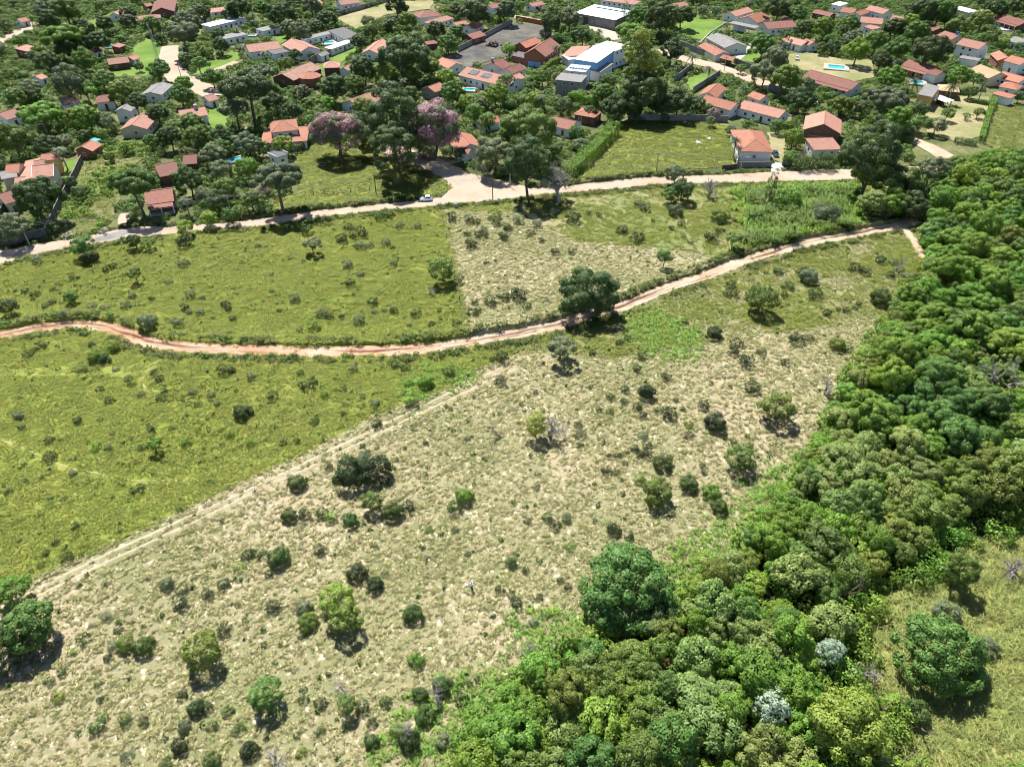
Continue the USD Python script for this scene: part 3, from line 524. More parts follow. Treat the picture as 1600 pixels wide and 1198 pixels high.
def limbs(R, v, hc, seed, zmin, tr=0.06, nl=14, lobes=None, sides=6):
    rng = np.random.default_rng(seed)
    d, c, r = lobes if lobes is not None else lobes_of(R, v, hc, nl, rng, zmin)
    z0 = max(0.15, hc - v * 0.75) * R; lean = rng.normal(size=2) * 0.06 * R
    mid = np.array([lean[0], lean[1], z0 * 0.85])
    top = np.array([lean[0] * 1.6, lean[1] * 1.6, hc * R])
    ms = [tube([[0, 0, -0.4], [0, 0, 0.05 * R], mid, (mid + top) / 2, top], [tr * R * 1.5, tr * R * 1.1, tr * R * 0.85, tr * R * 0.6, tr * R * 0.25], sides)]
    for k in rng.permutation(len(c) - 1)[:9]:
        b = mid + (top - mid) * rng.random() * 0.5
        m = (b + c[k]) / 2 + [0, 0, -0.06 * R]
        ms.append(tube([b, m, c[k]], [tr * R * 0.5, tr * R * 0.34, tr * R * 0.1], 4, False))
    return cat(ms)
SHAPES = dict(round=(0.82, 1.08, -0.55, 18), spread=(0.48, 1.25, -0.1, 18), bush=(0.8, 0.62, -0.62, 10), tall=(1.25, 1.7, -0.8, 20), forest=(0.78, 1.3, -0.3, 17), column=(2.7, 2.75, -1.0, 20), dome=(0.9, 0.72, -0.6, 24), sapling=(0.7, 1.9, -0.9, 9))
SIZES = dict(s=(1.2, 620, 0.2), m=(3.0, 2900, 0.33), l=(5.5, 8500, 0.43), x=(8.5, 17000, 0.47))
protos = {}
def tree_proto(shape, leafm, size, var, bark='bark'):
    key = (shape, leafm, size, var)
    if key in protos: return protos[key]
    v, hc, zmin, nl = SHAPES[shape]; R, n, leaf = SIZES[size]
    if size in 'lx': nl = int(nl * (1.7 if size == 'l' else 2.2))
    if size == 's': nl = max(6, nl // 2)
    seed = 100 + var * 7 + len(shape) * 13
    p = cls('shrub_form' if size == 's' else 'tree_form')
    fo, lob = crown(R, v, hc, nl, n, leaf, seed, zmin)
    if leafm == 'leaf_pink':
        obj('crown', crown(R * 0.97, v, hc, nl, int(n * 0.62), leaf, seed + 1, zmin)[0], M['leaf_grey'], p); obj('blossom', crown(R, v, hc, nl, int(n * 0.5), leaf, seed, zmin)[0], M['leaf_pink'], p)
    elif leafm == 'flower_orange':
        obj('crown', fo, M['leaf_mid'], p); obj('blossom', crown(R * 1.02, v, hc, nl, 150, leaf * 0.9, seed, 0.2, keep=lambda d: d[:, 0] > -0.2)[0], M['flower_orange'], p)
    else: obj('crown', fo, M[leafm], p)
    obj('trunk', limbs(R, v, hc, seed, zmin, 0.055 if size != 's' else 0.05, nl, lob), M[bark], p, smooth=True)
    protos[key] = (p, R); return protos[key]
def bare_mesh(R, H, seed, levels=5, trunk=0.06, spread=0.75, kids=3, flat=1.0):
    rng = np.random.default_rng(seed); out = []
    def grow(p, d, L, r, lev):
        q1 = p + d * L * 0.5 + rng.normal(size=3) * L * 0.05; q2 = p + d * L + rng.normal(size=3) * L * 0.08
        out.append(tube([p, q1, q2], [r, r * 0.8, r * 0.6], 5 if lev < 2 else 3, False))
        if lev >= levels: return
        for k in range(kids if lev else kids + 1):
            nd = d + spread * rng.normal(size=3); nd[2] += 0.12; nd /= np.linalg.norm(nd)
            s = q2 if k < 2 else p + (q2 - p) * (0.45 + 0.4 * rng.random())
            grow(s, nd, L * (0.62 + 0.2 * rng.random()), max(r * 0.58, 0.018), lev + 1)
    grow(np.array([0, 0, -0.3]), np.array([0.05, 0.02, 1.0]), H * 0.34, trunk * H, 0)
    m = cat(out); b = m.bounds; k = 2 * R / max(b[1][0] - b[0][0], b[1][1] - b[0][1]); kz = H / b[1][2]
    m.apply_transform(np.diag([k, k, kz, 1])); return m
def bare_proto(var, bark='bark_grey'):
    key = ('bare', bark, var)
    if key not in protos:
        p = cls('bare_tree_form'); obj('branches', bare_mesh(3.0, 5.5, 40 + var, 6 if var > 5 else 5), M[bark], p); protos[key] = (p, 3.0)
    return protos[key]
def palm_proto(var):
    key = ('palm', var)
    if key in protos: return protos[key]
    rng = np.random.default_rng(60 + var); p = cls('palm_form'); H = 6.5
    obj('trunk', tube([[0, 0, -0.3], [0.1, 0, H * 0.4], [0.25, 0.05, H * 0.8], [0.3, 0.05, H]], [0.24, 0.17, 0.15, 0.13], 8), M['bark_pale'], p, smooth=True)
    vs, fs, n = [], [], 0
    for k in range(17):
        az = k * 2.4 + rng.random() * 0.4; up = 0.95 - 1.35 * (k / 17) + 0.1 * rng.normal(); Lf = 2.7 + 0.5 * rng.random()
        h = np.array([math.cos(az), math.sin(az), 0]); s = np.linspace(0, 1, 15)
        spine = np.array([0.3, 0.05, H]) + h * (s * Lf * math.cos(up * 0.8))[:, None] + np.array([0, 0, 1]) * (Lf * (s * math.sin(up) - 0.65 * s ** 2))[:, None]
        side = np.cross(h, [0, 0, 1])
        for i in range(1, 15):
            t = spine[i] - spine[i - 1]
            for sg in (-1, 1):
                Ll = 0.75 * math.sin(math.pi * min(0.95, s[i] * 0.85 + 0.14)); tip = spine[i] + side * sg * Ll + t * 1.2 + np.array([0, 0, -0.25 * Ll])
                vs += [spine[i - 1], spine[i], tip]; fs.append([n, n + 1, n + 2]); n += 3
    obj('fronds', (np.array(vs), np.array(fs)), M['leaf_dark' if var % 2 else 'leaf_grey'], p)
    protos[key] = (p, 2.9); return protos[key]
TONE = dict(m=('leaf_mid', 'mid green'), d=('leaf_dark', 'dark green'), o=('leaf_olive', 'olive green'), g=('leaf_grey', 'grey green'), b=('leaf_bright', 'bright green'), y=('leaf_yellow', 'yellow leaved'), w=('leaf_pale', 'pale green'), s=('leaf_silver', 'silvery white'), p=('leaf_pink', 'pink blossoming'), f=('flower_orange', 'orange flowering'))
SHAPE_WORD = dict(round='bushy', spread='spreading', bush='low', tall='tall', forest='broad', column='slender', dome='domed', sapling='thin')
rnd = random.Random(11)
def plant(px, py, rpx, tone, shape='round', name='broadleaf_tree', category='tree', label=None, lms=None, group=None, noun='tree', sz=None, desc=None):
    if tone == 'k':
        p, R0 = palm_proto(rnd.randrange(4)); hc = 6.0; Q = at(px, py, hc); s = 0.85 + 0.35 * rnd.random() if not rpx else rpx * depth(Q) / FPX / R0
        Q = at(px, py, 6.2 * s); loc = (Q[0] - 0.3 * s, Q[1], tz(Q[0], Q[1]))
        pa = copy(p, 'palm_tree', label, 'palm', loc, rnd.random() * 6.28, (s, s, s), group)
        if not label: later(pa, 'palm with drooping fronds', px, py, lms or VL)
        return pa, loc, 2.9 * s
    if tone == 'x':
        Q = at(px, py, 3.0); R = rpx * depth(Q) / FPX
        p, R0 = bare_proto(rnd.randrange(3) + (6 if R > 5.5 else 0)); hc, v = 1.0, 0.6
    else:
        v, hc = SHAPES[shape][:2]
    Q = at(px, py, 3.0); R = rpx * depth(Q) / FPX
    Q = at(px, py, hc * R); R = rpx * depth(Q) / FPX * 1.03
    if tone != 'x':
        size = sz or min('smlx', key=lambda k: abs(math.log(R / SIZES[k][0])))
        lm = {'d': 'leaf_shrub', 'm': 'leaf_shrub_mid'}.get(tone, TONE[tone][0]) if category == 'shrub' else TONE[tone][0]
        p, R0 = tree_proto(shape, lm, size, rnd.randrange(3 if size in 'sm' else 2))
    k = R / R0; loc = (Q[0], Q[1], tz(Q[0], Q[1]) - 0.03)
    pa = copy(p, name, label, category, loc, rnd.random() * 6.28, (k * (0.94 + 0.14 * rnd.random()), k * (0.94 + 0.14 * rnd.random()), k * (0.9 + 0.2 * rnd.random())), group)
    if not label:
        later(pa, desc or (f'{TONE[tone][1]} {SHAPE_WORD[shape]} {noun}' if tone != 'x' else f'leafless grey {noun}'), px, py, lms or FL)
    return pa, loc, R

# ------------------------------------------------------------------ houses
house_px = []
def wing_geo(style, L, W, e, r, o=0.45, th=0.14):
    if style == 'gable':
        wall = prism([(-W / 2, -0.4), (W / 2, -0.4), (W / 2, e), (0, e + r), (-W / 2, e)], L)
        k = r / (W / 2); ye = W / 2 + o; ze = e - o * k
        roof = prism([(-ye, ze + 0.01), (0, e + r + 0.01), (ye, ze + 0.01), (ye, ze + th), (0, e + r + th + 0.02), (-ye, ze + th)], L + 2 * o)
        cap = prism([(-0.16, e + r + th - 0.02), (0.16, e + r + th - 0.02), (0.07, e + r + th + 0.12), (-0.07, e + r + th + 0.12)], L + 2 * o + 0.04)
    elif style == 'hip':
        wall = box(L - 0.1, W - 0.1, e + 0.4, 0, 0, -0.4)
        a, b = L / 2 + o, W / 2 + o; q = max(0.05, a - b)
        roof = hullm([(sx * a, sy * b, z) for sx in (-1, 1) for sy in (-1, 1) for z in (e, e + th)] + [(-q, 0, e + r), (q, 0, e + r)])
        cs = [tube([(-q, 0, e + r + 0.02), (q, 0, e + r + 0.02)], 0.1, 6)] + [tube([(sx * q, 0, e + r), (sx * a, sy * b, e + th)], 0.08, 5) for sx in (-1, 1) for sy in (-1, 1)]
        cap = cat(cs)
    elif style == 'octagon':
        ang = np.arange(8) * np.pi / 4 + np.pi / 8; w = W / 2
        wall = hullm([(w * math.cos(t) * 0.93, w * math.sin(t) * 0.93, z) for t in ang for z in (-0.4, e)])
        roof = hullm([((w + o) * math.cos(t), (w + o) * math.sin(t), z) for t in ang for z in (e, e + th)] + [(0, 0, e + r)])
        cap = cat([tube([(0, 0, e + r), ((w + o) * math.cos(t), (w + o) * math.sin(t), e + th)], 0.07, 5) for t in ang])
    else:  # 'shed' (slopes down to -y) or 'flat'
        wall = prism([(-W / 2, -0.4), (W / 2, -0.4), (W / 2, e + r), (-W / 2, e)], L)
        k = r / W; y1 = W / 2 + o * 0.7
        roof = prism([(-y1, e - 0.7 * o * k + 0.01), (y1, e + r + 0.7 * o * k + 0.01), (y1, e + r + 0.7 * o * k + th), (-y1, e - 0.7 * o * k + th)], L + 1.4 * o)
        cap = prism([(y1 - 0.1, e + r + 0.7 * o * k + th), (y1 + 0.05, e + r + 0.7 * o * k + th), (y1 + 0.05, e + r + 0.7 * o * k + th + 0.1), (y1 - 0.1, e + r + 0.7 * o * k + th + 0.1)], L + 1.4 * o + 0.02)
    return wall, roof, cap
def house(name, label, category, wings, extra=None, group=None):
    """wings: (style, ridge or axis end 1, end 2, width, eave, rise, roof, wall, options)"""
    path = T0 = None; rng = random.Random(label)
    for i, wg in enumerate(wings):
        style, p1, p2, W, e, r, rm, wm = wg[:8]; op = wg[8] if len(wg) > 8 else {}
        zz = e + (r if style == 'gable' else r / 2 if style in ('shed', 'flat') else 0)
        A, B = at(*p1, zz), at(*p2, zz); c = (A + B) / 2; d = B - A; L = max(2.0, float(np.hypot(d[0], d[1])))
        if style == 'gable': L = max(2.2, L - 0.9)
        a = math.atan2(d[1], d[0])
        yl = np.array([-math.sin(a), math.cos(a)])   # local +y; for sheds the low side (-y) should face the camera unless told otherwise
        if (yl[1] < 0) != bool(op.get('turn')): a += math.pi
        W = op.get('W', W); e = e + 0.025 * i; W = W - 0.03 * i
        if path is None:
            z = tz(c[0], c[1]); path = thing(name, label, category, (c[0], c[1], z), a, group); T0 = (c[:2].copy(), a)
        wall, roof, cap = wing_geo(style, L, W, e, r, op.get('o', 0.45))
        R = rotz(a - T0[1]); t = rotz(-T0[1]) @ np.r_[c[:2] - T0[0], 0]
        X = np.eye(4); X[:3, :3] = R; X[:3, 3] = t
        def put(nm, m, mt, par=path, **kw):
            m = m.copy(); m.apply_transform(X); return obj(nm, m, M[mt], par, **kw)
        if op.get('open'):   # a pavilion on posts
            for sx in np.linspace(-L / 2 + 0.3, L / 2 - 0.3, max(2, int(L / 4) + 1)):
                for sy in (-1, 1): put('post', box(0.22, 0.22, e + 0.3, sx, sy * (W / 2 - 0.25), -0.3), wm)
            put('back_wall', box(L * 0.5, W * 0.3, e - 0.2, -L * 0.2, W * 0.28, -0.2), wm)
        else:
            put('wall', wall, wm)
        put('roof', roof, rm); put('ridge_tiles' if style not in ('shed', 'flat') else 'roof_flashing', cap, rm)
        if op.get('open') or op.get('blind'): pass
        else:
            step = 3.4; nwin = max(1, int((L - 1.2) // step)); zs = [1.0] if e < 4.6 else [1.0, e - 1.75]
            ww, wh = op.get('win', (1.3, 1.15))
            for sy in (-1, 1):
                for zi, zb in enumerate(zs):
                    for k in range(nwin):
                        x = (k - (nwin - 1) / 2) * step
                        if sy < 0 and zi == 0 and k == nwin // 2 and i == 0:
                            put('door', box(1.0, 0.09, 2.1, x, sy * (W / 2 + 0.03), 0.0), 'wood_dark'); continue
                        w = put('window', box(ww, 0.07, wh, x, sy * (W / 2 + 0.02), zb), 'frame_white')
                        put('pane', box(ww - 0.22, 0.05, wh - 0.22, x, sy * (W / 2 + 0.045), zb + 0.11), 'pane', w)
            if W > 4:
                for sx in (-1, 1):
                    w = put('window', box(0.07, 1.2, 1.1, sx * (L / 2 + 0.02), 0.4, 1.1), 'frame_white')
                    put('pane', box(0.05, 0.98, 0.88, sx * (L / 2 + 0.045), 0.4, 1.21), 'pane', w)
        if op.get('veranda'):
            vd = op['veranda']
            put('veranda_roof', prism([(-W / 2 - vd, e - 0.75), (-W / 2, e - 0.2), (-W / 2, e - 0.08), (-W / 2 - vd, e - 0.63)], L), rm)
            for sx in np.linspace(-L / 2 + 0.2, L / 2 - 0.2, max(3, int(L / 3))): put('post', box(0.2, 0.2, e - 0.7, sx, -W / 2 - vd + 0.25, 0), 'wall_white')
            put('veranda_floor', box(L, vd, 0.14, 0, -W / 2 - vd / 2, 0), 'concrete')
        if op.get('tank'):
            tx = op['tank'] * L / 2; zt = e + r + 0.1 if style == 'gable' else e + 0.6
            tk = put('water_tank', trimesh.creation.cylinder(0.75, 1.0, 14, transform=trimesh.transformations.translation_matrix([tx, 0, zt + 0.75])), op.get('tankm', 'tank_blue'))
            put('tank_stand', box(1.3, 1.3, 0.5, tx, 0, zt - 0.25), 'wall_white', tk); put('tank_lid', trimesh.creation.cylinder(0.55, 0.16, 14, transform=trimesh.transformations.translation_matrix([tx, 0, zt + 1.32])), op.get('tankm', 'tank_blue'), tk)
        if op.get('chimney'):
            ch = put('chimney', box(0.9, 0.7, r + 1.6, op['chimney'] * L / 2, 0.6, e), 'wall_block'); put('chimney_cap', box(1.1, 0.9, 0.12, op['chimney'] * L / 2, 0.6, e + r + 1.6), 'concrete', ch)
        if op.get('bargeboard'):
            k = r / (W / 2)
            for sx in (-1, 1): put('bargeboard', prism([(-W / 2 - 0.5, e - 0.5 * k + 0.1), (0, e + r + 0.1), (W / 2 + 0.5, e - 0.5 * k + 0.1), (W / 2 + 0.5, e - 0.5 * k + 0.24), (0, e + r + 0.26), (-W / 2 - 0.5, e - 0.5 * k + 0.24)], 0.14).apply_translation([sx * (L / 2 + 0.5), 0, 0]), 'frame_white')
        if op.get('parapet'):
            for sx in (-1, 1): put('parapet', box(0.16, W + 0.3, 0.5, sx * (L / 2 + 0.35), 0, e + r), 'white_paint')
        if extra and i == 0: extra(put, L, W, e, r)
        corners = np.array([[sx * (L / 2 + 0.6), sy * (W / 2 + 0.6), z] for sx in (-1, 1) for sy in (-1, 1) for z in (0, e, e + r * 0.6)]) @ rotz(a).T + [c[0], c[1], 0]
        house_px.append(shapely.MultiPoint(pix(corners)).convex_hull)
    return path
G = 'gable'
def solar_mats(put, L, W, e, r):
    k = r / (W / 2); s = math.atan(k)
    for x in (-L * 0.3, -L * 0.03):
        m = box(4.6, 3.2, 0.08); m.apply_transform(trimesh.transformations.rotation_matrix(s, [1, 0, 0])); m.apply_translation([x, -W * 0.22, e + r - k * W * 0.22 + 0.24])
        p = put('solar_mat', m, 'solar')
        for q in range(5):
            m = box(0.05, 3.2, 0.05); m.apply_transform(trimesh.transformations.rotation_matrix(s, [1, 0, 0])); m.apply_translation([x - 1.9 + q * 0.95, -W * 0.22, e + r - k * W * 0.22 + 0.31]); put('pipe', m, 'steel', p)
def solar_row(n, x0, dx, y, zf, w=1.0, d=1.9, mt='solar_blue'):
    def f(put, L, W, e, r):
        for i in range(n):
            put('solar_panel', box(w, d, 0.06, (x0 + i * dx) * L, y * W, e + zf * r + 0.25), mt)
    return f
so, og, br, mo, ta, gr, dk, wh = 'clay_salmon', 'clay_orange', 'clay_brown', 'clay_mottled', 'clay_tan', 'roof_grey', 'roof_dark', 'roof_white'
W_, C_, B_, N_ = 'wall_white', 'wall_cream', 'wall_brick', 'wall_brown'
HS = [
 ('large brown roofed gable house at the far top left', [(G, (252, 13), (257, -4), 12, 3.2, 2.2, br, N_)]),
 ('low salmon roofed wing below the far top left gable house', [('hip', (216, 29), (250, 26), 8, 2.8, 1.4, so, W_)]),
 ('small salmon roofed house above the bright lawn trees', [(G, (178, 22), (191, 15), 6, 2.8, 1.2, so, W_)]),
 ('tiny red roofed house left of the far gable house', [(G, (224, 7), (235, 5), 5, 2.8, 1.1, br, B_)]),
 ('lone salmon roof among dark trees at far left', [('shed', (33, 79), (51, 73), 6.5, 2.8, 0.9, so, N_)]),
 ('salmon roofed pavilion on the bright lawn under the mast', [(G, (166, 91), (199, 87), 8, 2.9, 1.5, so, N_), (G, (199, 88), (210, 84), 5, 2.8, 1.1, og, W_)]),
 ('little red roofed pool shed behind the lawn pavilion', [('shed', (180, 72), (190, 68), 4, 2.6, 0.6, br, B_)]),
 ('tiny salmon roof peeping out of the left trees', [(G, (54, 119), (65, 115), 5, 2.8, 1.1, so, W_)]),
 ('dusty pinkish roof half hidden in the left trees', [(G, (92, 156), (119, 151), 8, 2.9, 1.5, mo, W_)]),
 ('brown hipped roof left of the big grey roof', [('hip', (152, 158), (178, 155), 8, 2.9, 1.7, br, W_)]),
 ('low house under a big plain grey roof', [(G, (235, 146), (254, 130), 8, 3.0, 1.0, gr, W_)]),
 ('tall white walled shed with a grey gable roof', [(G, (190, 171), (200, 163), 5.5, 4.2, 1.0, gr, W_)]),
 ('salmon roofed house with a pale gable end facing the camera', [(G, (206, 196), (222, 179), 9, 3.0, 1.6, so, C_)]),
 ('long salmon roofed house carrying a grey water tank', [(G, (278, 172), (320, 166), 9, 3.2, 1.6, so, W_, dict(tank=0.35, tankm='concrete'))]),
 ('brown roofed house with white wall at the left photo edge', [(G, (-4, 178), (22, 170), 8, 3.2, 1.6, br, W_)]),
 ('long low building with a white flat roof at upper left', [('flat', (322, 41), (376, 28), 7, 3.2, 0.2, wh, W_)]),
 ('low grey flat roofed building below the long white roof', [('flat', (347, 60), (381, 53), 7, 3.0, 0.2, gr, W_)]),
 ('white walled salmon roofed house left of the pool yard', [(G, (384, 72), (434, 66), 11, 3.3, 2.0, so, W_), ('flat', (424, 84), (446, 80), 7, 2.8, 0.2, dk, W_)]),
 ('broad salmon gable house beside the block walled pool yard', [(G, (456, 62), (483, 75), 11, 3.2, 2.0, so, W_)]),
 ('wide grey metal roofed hall behind the yard pool', [('flat', (525, 47), (551, 60), 9, 3.4, 0.5, dk, W_)]),
 ('narrow grey roofed gallery behind the yard pool', [('flat', (474, 62), (520, 51), 4, 3.0, 0.3, gr, W_)]),
 ('long white roofed lean to along the block wall', [('flat', (513, 77), (547, 65), 3.6, 2.8, 0.2, wh, W_)]),
 ('small white gabled hut at the wall of the pool yard', [(G, (496, 85), (509, 80), 3.6, 2.6, 0.9, gr, W_)]),
 ('long house under a mottled brown and grey tiled roof', [(G, (440, 116), (485, 97), 11, 3.0, 2.0, mo, N_)]),
 ('brick house with an eight sided orange roof', [('octagon', (474, 119), (494, 119), 9.5, 4.2, 2.0, og, B_)]),
 ('brick kiosk with a pyramid salmon roof', [('hip', (507, 103), (530, 102), 8, 3.2, 2.0, so, N_)]),
 ('small pale roofed hut right of the pyramid roof', [(G, (536, 106), (547, 100), 4, 2.6, 1.0, mo, W_)]),
 ('cluster of grey sheds above the salmon roofs', [('flat', (406, 48), (430, 42), 6, 2.8, 0.3, gr, W_)]),
 ('salmon roof at the top edge behind the vacant lot wall', [(G, (528, 3), (558, -1), 8, 3.2, 1.5, so, W_)]),
 ('large brown hipped house above the vast dark tree', [('hip', (650, 24), (684, 20), 12, 3.6, 2.4, br, W_), ('shed', (668, 36), (703, 26), 5, 2.8, 0.8, so, W_)]),
 ('salmon double roofed house behind the charred lot wall', [(G, (707, 35), (727, 31), 8, 3.0, 1.6, so, W_), (G, (729, 39), (746, 32), 8, 3.0, 1.6, so, W_)]),
 ('brown roofed house hugging the charred lot wall', [(G, (729, 54), (750, 48), 8, 2.9, 1.5, br, B_)]),
 ('small brown shed right of the vast dark tree', [('flat', (665, 69), (681, 67), 4.5, 2.6, 0.3, br, N_)]),
 ('salmon gable roofs left of the vast dark tree', [(G, (577, 79), (597, 62), 8, 3.0, 1.6, so, W_)]),
 ('red roofed house at the lower end of the charred lot', [(G, (691, 89), (713, 98), 8, 3.0, 1.5, og, W_)]),
 ('brown tiled house joined behind the solar house', [(G, (769, 100), (784, 93), 10, 3.2, 2.0, br, W_, dict(chimney=-0.8)), (G, (790, 109), (812, 101), 7, 3.0, 1.5, br, W_)]),
 ('white walled orange roof left of the banana grove', [(G, (801, 120), (812, 116), 6, 3.0, 1.2, so, W_)]),
 ('pink roofed annex of the white workshop', [('shed', (892, 88), (908, 73), 9, 3.2, 1.0, so, W_, dict(turn=True))]),
 ('grey roofed house with a pitched grey slab roof and orange wing', [(G, (1121, 51), (1152, 67), 12, 3.2, 1.8, gr, W_), (G, (1103, 66), (1131, 81), 7.5, 3.0, 1.3, og, W_, dict(blind=True))]),
 ('open orange roofed carport at the street wall', [(G, (1130, 86), (1150, 91), 5, 2.7, 0.8, og, N_, dict(open=True))]),
 ('salmon roof beyond the bright far lawn', [(G, (1140, 20), (1168, 12), 8, 3.0, 1.5, so, W_)]),
 ('big brown roofed house with a white colonnaded front', [(G, (1168, 27), (1190, 19), 12, 3.4, 2.2, og, W_), ('flat', (1143, 36), (1182, 44), 4.5, 3.4, 0.2, gr, W_, dict(open=True))]),
 ('long brown roof right of the colonnaded house', [(G, (1192, 36), (1238, 33), 11, 3.2, 2.0, br, W_), (G, (1226, 28), (1239, 31), 6, 3.0, 1.2, so, W_)]),
 ('salmon roofed row house above the silver parked car', [(G, (1231, 57), (1262, 65), 8, 3.0, 1.5, so, W_), (G, (1259, 61), (1273, 66), 6, 3.2, 1.3, og, W_)]),
 ('white walled house with an L shaped orange roof', [(G, (1103, 150), (1152, 163), 8, 3.2, 1.6, og, W_), (G, (1106, 146), (1122, 131), 7, 3.2, 1.5, og, W_, dict(blind=True))]),
 ('long orange roofed house right of the L shaped roof', [(G, (1163, 157), (1228, 173), 9, 3.2, 1.6, so, W_), (G, (1177, 143), (1197, 150), 6, 3.0, 1.2, og, W_)]),
 ('tall brown gabled house facing the road over a hedge', [(G, (1288, 193), (1290, 172), 12, 5.0, 2.6, so, N_), ('shed', (1266, 205), (1303, 211), 4, 3.4, 0.7, so, N_, dict(blind=True))]),
 ('orange roofed carport behind the roadside hedge', [('shed', (1266, 226), (1307, 225), 8, 2.9, 0.9, so, W_)]),
 ('white house with a red hipped roof beside the road', [('hip', (1182, 237), (1166, 205), 10.5, 3.4, 2.4, og, W_)]),
 ('long brown tiled pavilion beside the swimming pool', [(G, (1266, 111), (1342, 131), 9, 3.2, 1.8, br, W_, dict(veranda=2.4))]),
 ('brown tiled veranda house with pale ochre walls', [(G, (1419, 95), (1463, 106), 9, 3.3, 1.8, br, 'wall_ochre', dict(veranda=2.2)), (G, (1452, 108), (1473, 114), 7, 3.0, 1.3, br, W_, dict(blind=True))]),
 ('tall white house with an orange gable roof at right', [(G, (1505, 60), (1541, 68), 9, 5.4, 2.0, so, W_), ('flat', (1502, 89), (1530, 94), 4, 3.0, 0.2, gr, W_, dict(blind=True))]),
 ('salmon roof with a blue tank left of the tall white house', [(G, (1476, 49), (1499, 56), 8, 3.2, 1.6, br, C_, dict(tank=0.7))]),
 ('house under a broad sandy tan tiled roof', [(G, (1531, 102), (1564, 115), 10, 3.2, 2.0, ta, C_)]),
 ('narrow orange house above the red roof row', [(G, (1561, 80), (1573, 91), 6, 3.4, 1.4, og, B_)]),
 ('white house with orange roof cut by the right photo edge', [(G, (1580, 88), (1606, 95), 8, 4.4, 1.7, og, W_)]),
 ('long red roof right of the tan roofed house', [(G, (1567, 112), (1604, 122), 8, 3.0, 1.5, og, W_)]),
 ('low orange hipped house at the right photo edge', [('hip', (1567, 131), (1593, 136), 8, 3.0, 1.7, og, W_)]),
 ('pale blue walled hut with an orange roof by the thin hedge', [('shed', (1557, 143), (1582, 150), 4, 3.2, 0.4, og, W_, dict(blind=True))]),
 ('sandy tan roofed open pavilion in the right yard', [('hip', (1468, 136), (1497, 139), 8, 3.0, 1.6, ta, N_)]),
 ('narrow tall block with a pale flat roof by the second pool', [('flat', (1445, 150), (1457, 134), 5, 5.0, 0.2, gr, 'wall_ochre', dict(blind=True))]),
 ('small white awning roof in the right yard', [('shed', (1463, 150), (1484, 158), 3.5, 2.5, 0.3, wh, N_, dict(open=True))]),
 ('long dark red roof at the top right corner', [(G, (1563, 21), (1606, 33), 9, 3.2, 1.8, br, N_, dict(veranda=2.0))]),
 ('white flat roofed house with solar heaters at top right', [('flat', (1494, 11), (1521, 18), 7, 4.0, 0.2, wh, C_, dict(tank=0.0, tankm='white_paint'))]),
 ('orange roofed house at the top among white cubes', [(G, (1317, 11), (1339, 14), 8, 3.2, 1.6, og, W_), (G, (1336, 19), (1352, 14), 6, 3.0, 1.2, og, W_), ('flat', (1306, 8), (1318, 4), 5, 3.6, 0.2, wh, W_)]),
 ('white walled house with a salmon roof near the top', [(G, (1361, 8), (1390, 15), 8, 4.0, 1.6, so, W_)]),
 ('white gabled house with a balcony front in the top cluster', [(G, (1345, 28), (1380, 31), 9, 4.2, 1.8, so, W_), ('shed', (1356, 46), (1369, 43), 5, 2.8, 0.6, so, W_)]),
 ('orange roofed house right of the top cluster', [(G, (1396, 24), (1421, 28), 8, 3.0, 1.6, so, W_)]),
 ('dull brown roof left of the white balcony house', [(G, (1275, 15), (1303, 21), 6, 2.8, 1.2, br, N_)]),
 ('dark brown roof above the salmon roof with blue tank', [(G, (1449, 35), (1470, 45), 7, 3.0, 1.4, br, N_)]),
 ('grey blue roofed house at the right photo edge', [(G, (1585, 57), (1606, 62), 9, 3.2, 1.4, gr, W_)]),
 ('cream house with an orange roof and grey lean to at left', [(G, (10, 259), (32, 257), 7, 4.6, 1.4, og, C_), ('shed', (3, 276), (25, 272), 4, 4.0, 0.8, gr, C_, dict(blind=True))]),
 ('brown roofed cream house at the lower left photo edge', [(G, (-4, 306), (20, 299), 8, 3.4, 1.6, br, C_)]),
 ('small red gable with white trim and green awning', [(G, (128, 230), (143, 220), 6, 3.0, 1.4, og, B_, dict(bargeboard=True)), ('flat', (146, 221), (153, 218), 3, 2.8, 0.1, 'cyan_sheet', B_, dict(open=True, o=0.1))]),
 ('upper brown roofed house of the two beside the overgrown lot', [(G, (242, 260), (274, 254), 11, 3.0, 1.7, br, N_)]),
 ('small red roof half hidden behind the leafy left gardens', [(G, (286, 244), (308, 242), 8, 2.9, 1.4, br, N_)]),
 ('lower brown roofed house with a dark veranda by the road', [(G, (226, 302), (270, 296), 10, 3.0, 1.7, br, N_, dict(veranda=2.4))]),
 ('two storey house with stacked red hipped roofs', [('hip', (424, 200), (463, 196), 11, 5.4, 2.2, og, W_), ('hip', (412, 214), (480, 210), 14.5, 2.9, 1.5, og, W_)]),
 ('small white cube house with a dark roof beside the meadow', [('flat', (426, 244), (442, 239), 5, 3.2, 0.2, dk, W_, dict(parapet=True))]),
 ('orange roofed house right of the right pink tree', [(G, (716, 206), (735, 226), 9, 3.0, 1.7, og, W_), (G, (724, 232), (736, 234), 4, 2.6, 0.8, og, W_, dict(blind=True))]),
 ('small orange roof among trees below the solar house', [(G, (744, 184), (778, 181), 6, 2.8, 1.2, og, W_)]),
 ('red brown gable house near the tall clipped hedge', [(G, (866, 182), (901, 190), 9, 3.0, 1.6, br, W_)]),
 ('orange hipped hut below the bright shrubs', [('hip', (904, 175), (934, 180), 7.5, 2.9, 1.6, og, N_)]),
 ('orange roof behind the bright topped tree', [(G, (546, 158), (586, 143), 10, 3.0, 1.8, so, W_)]),
 ('little red roof topped by a blue water tank', [(G, (590, 134), (607, 131), 5, 2.8, 1.2, br, W_, dict(tank=0.6))]),
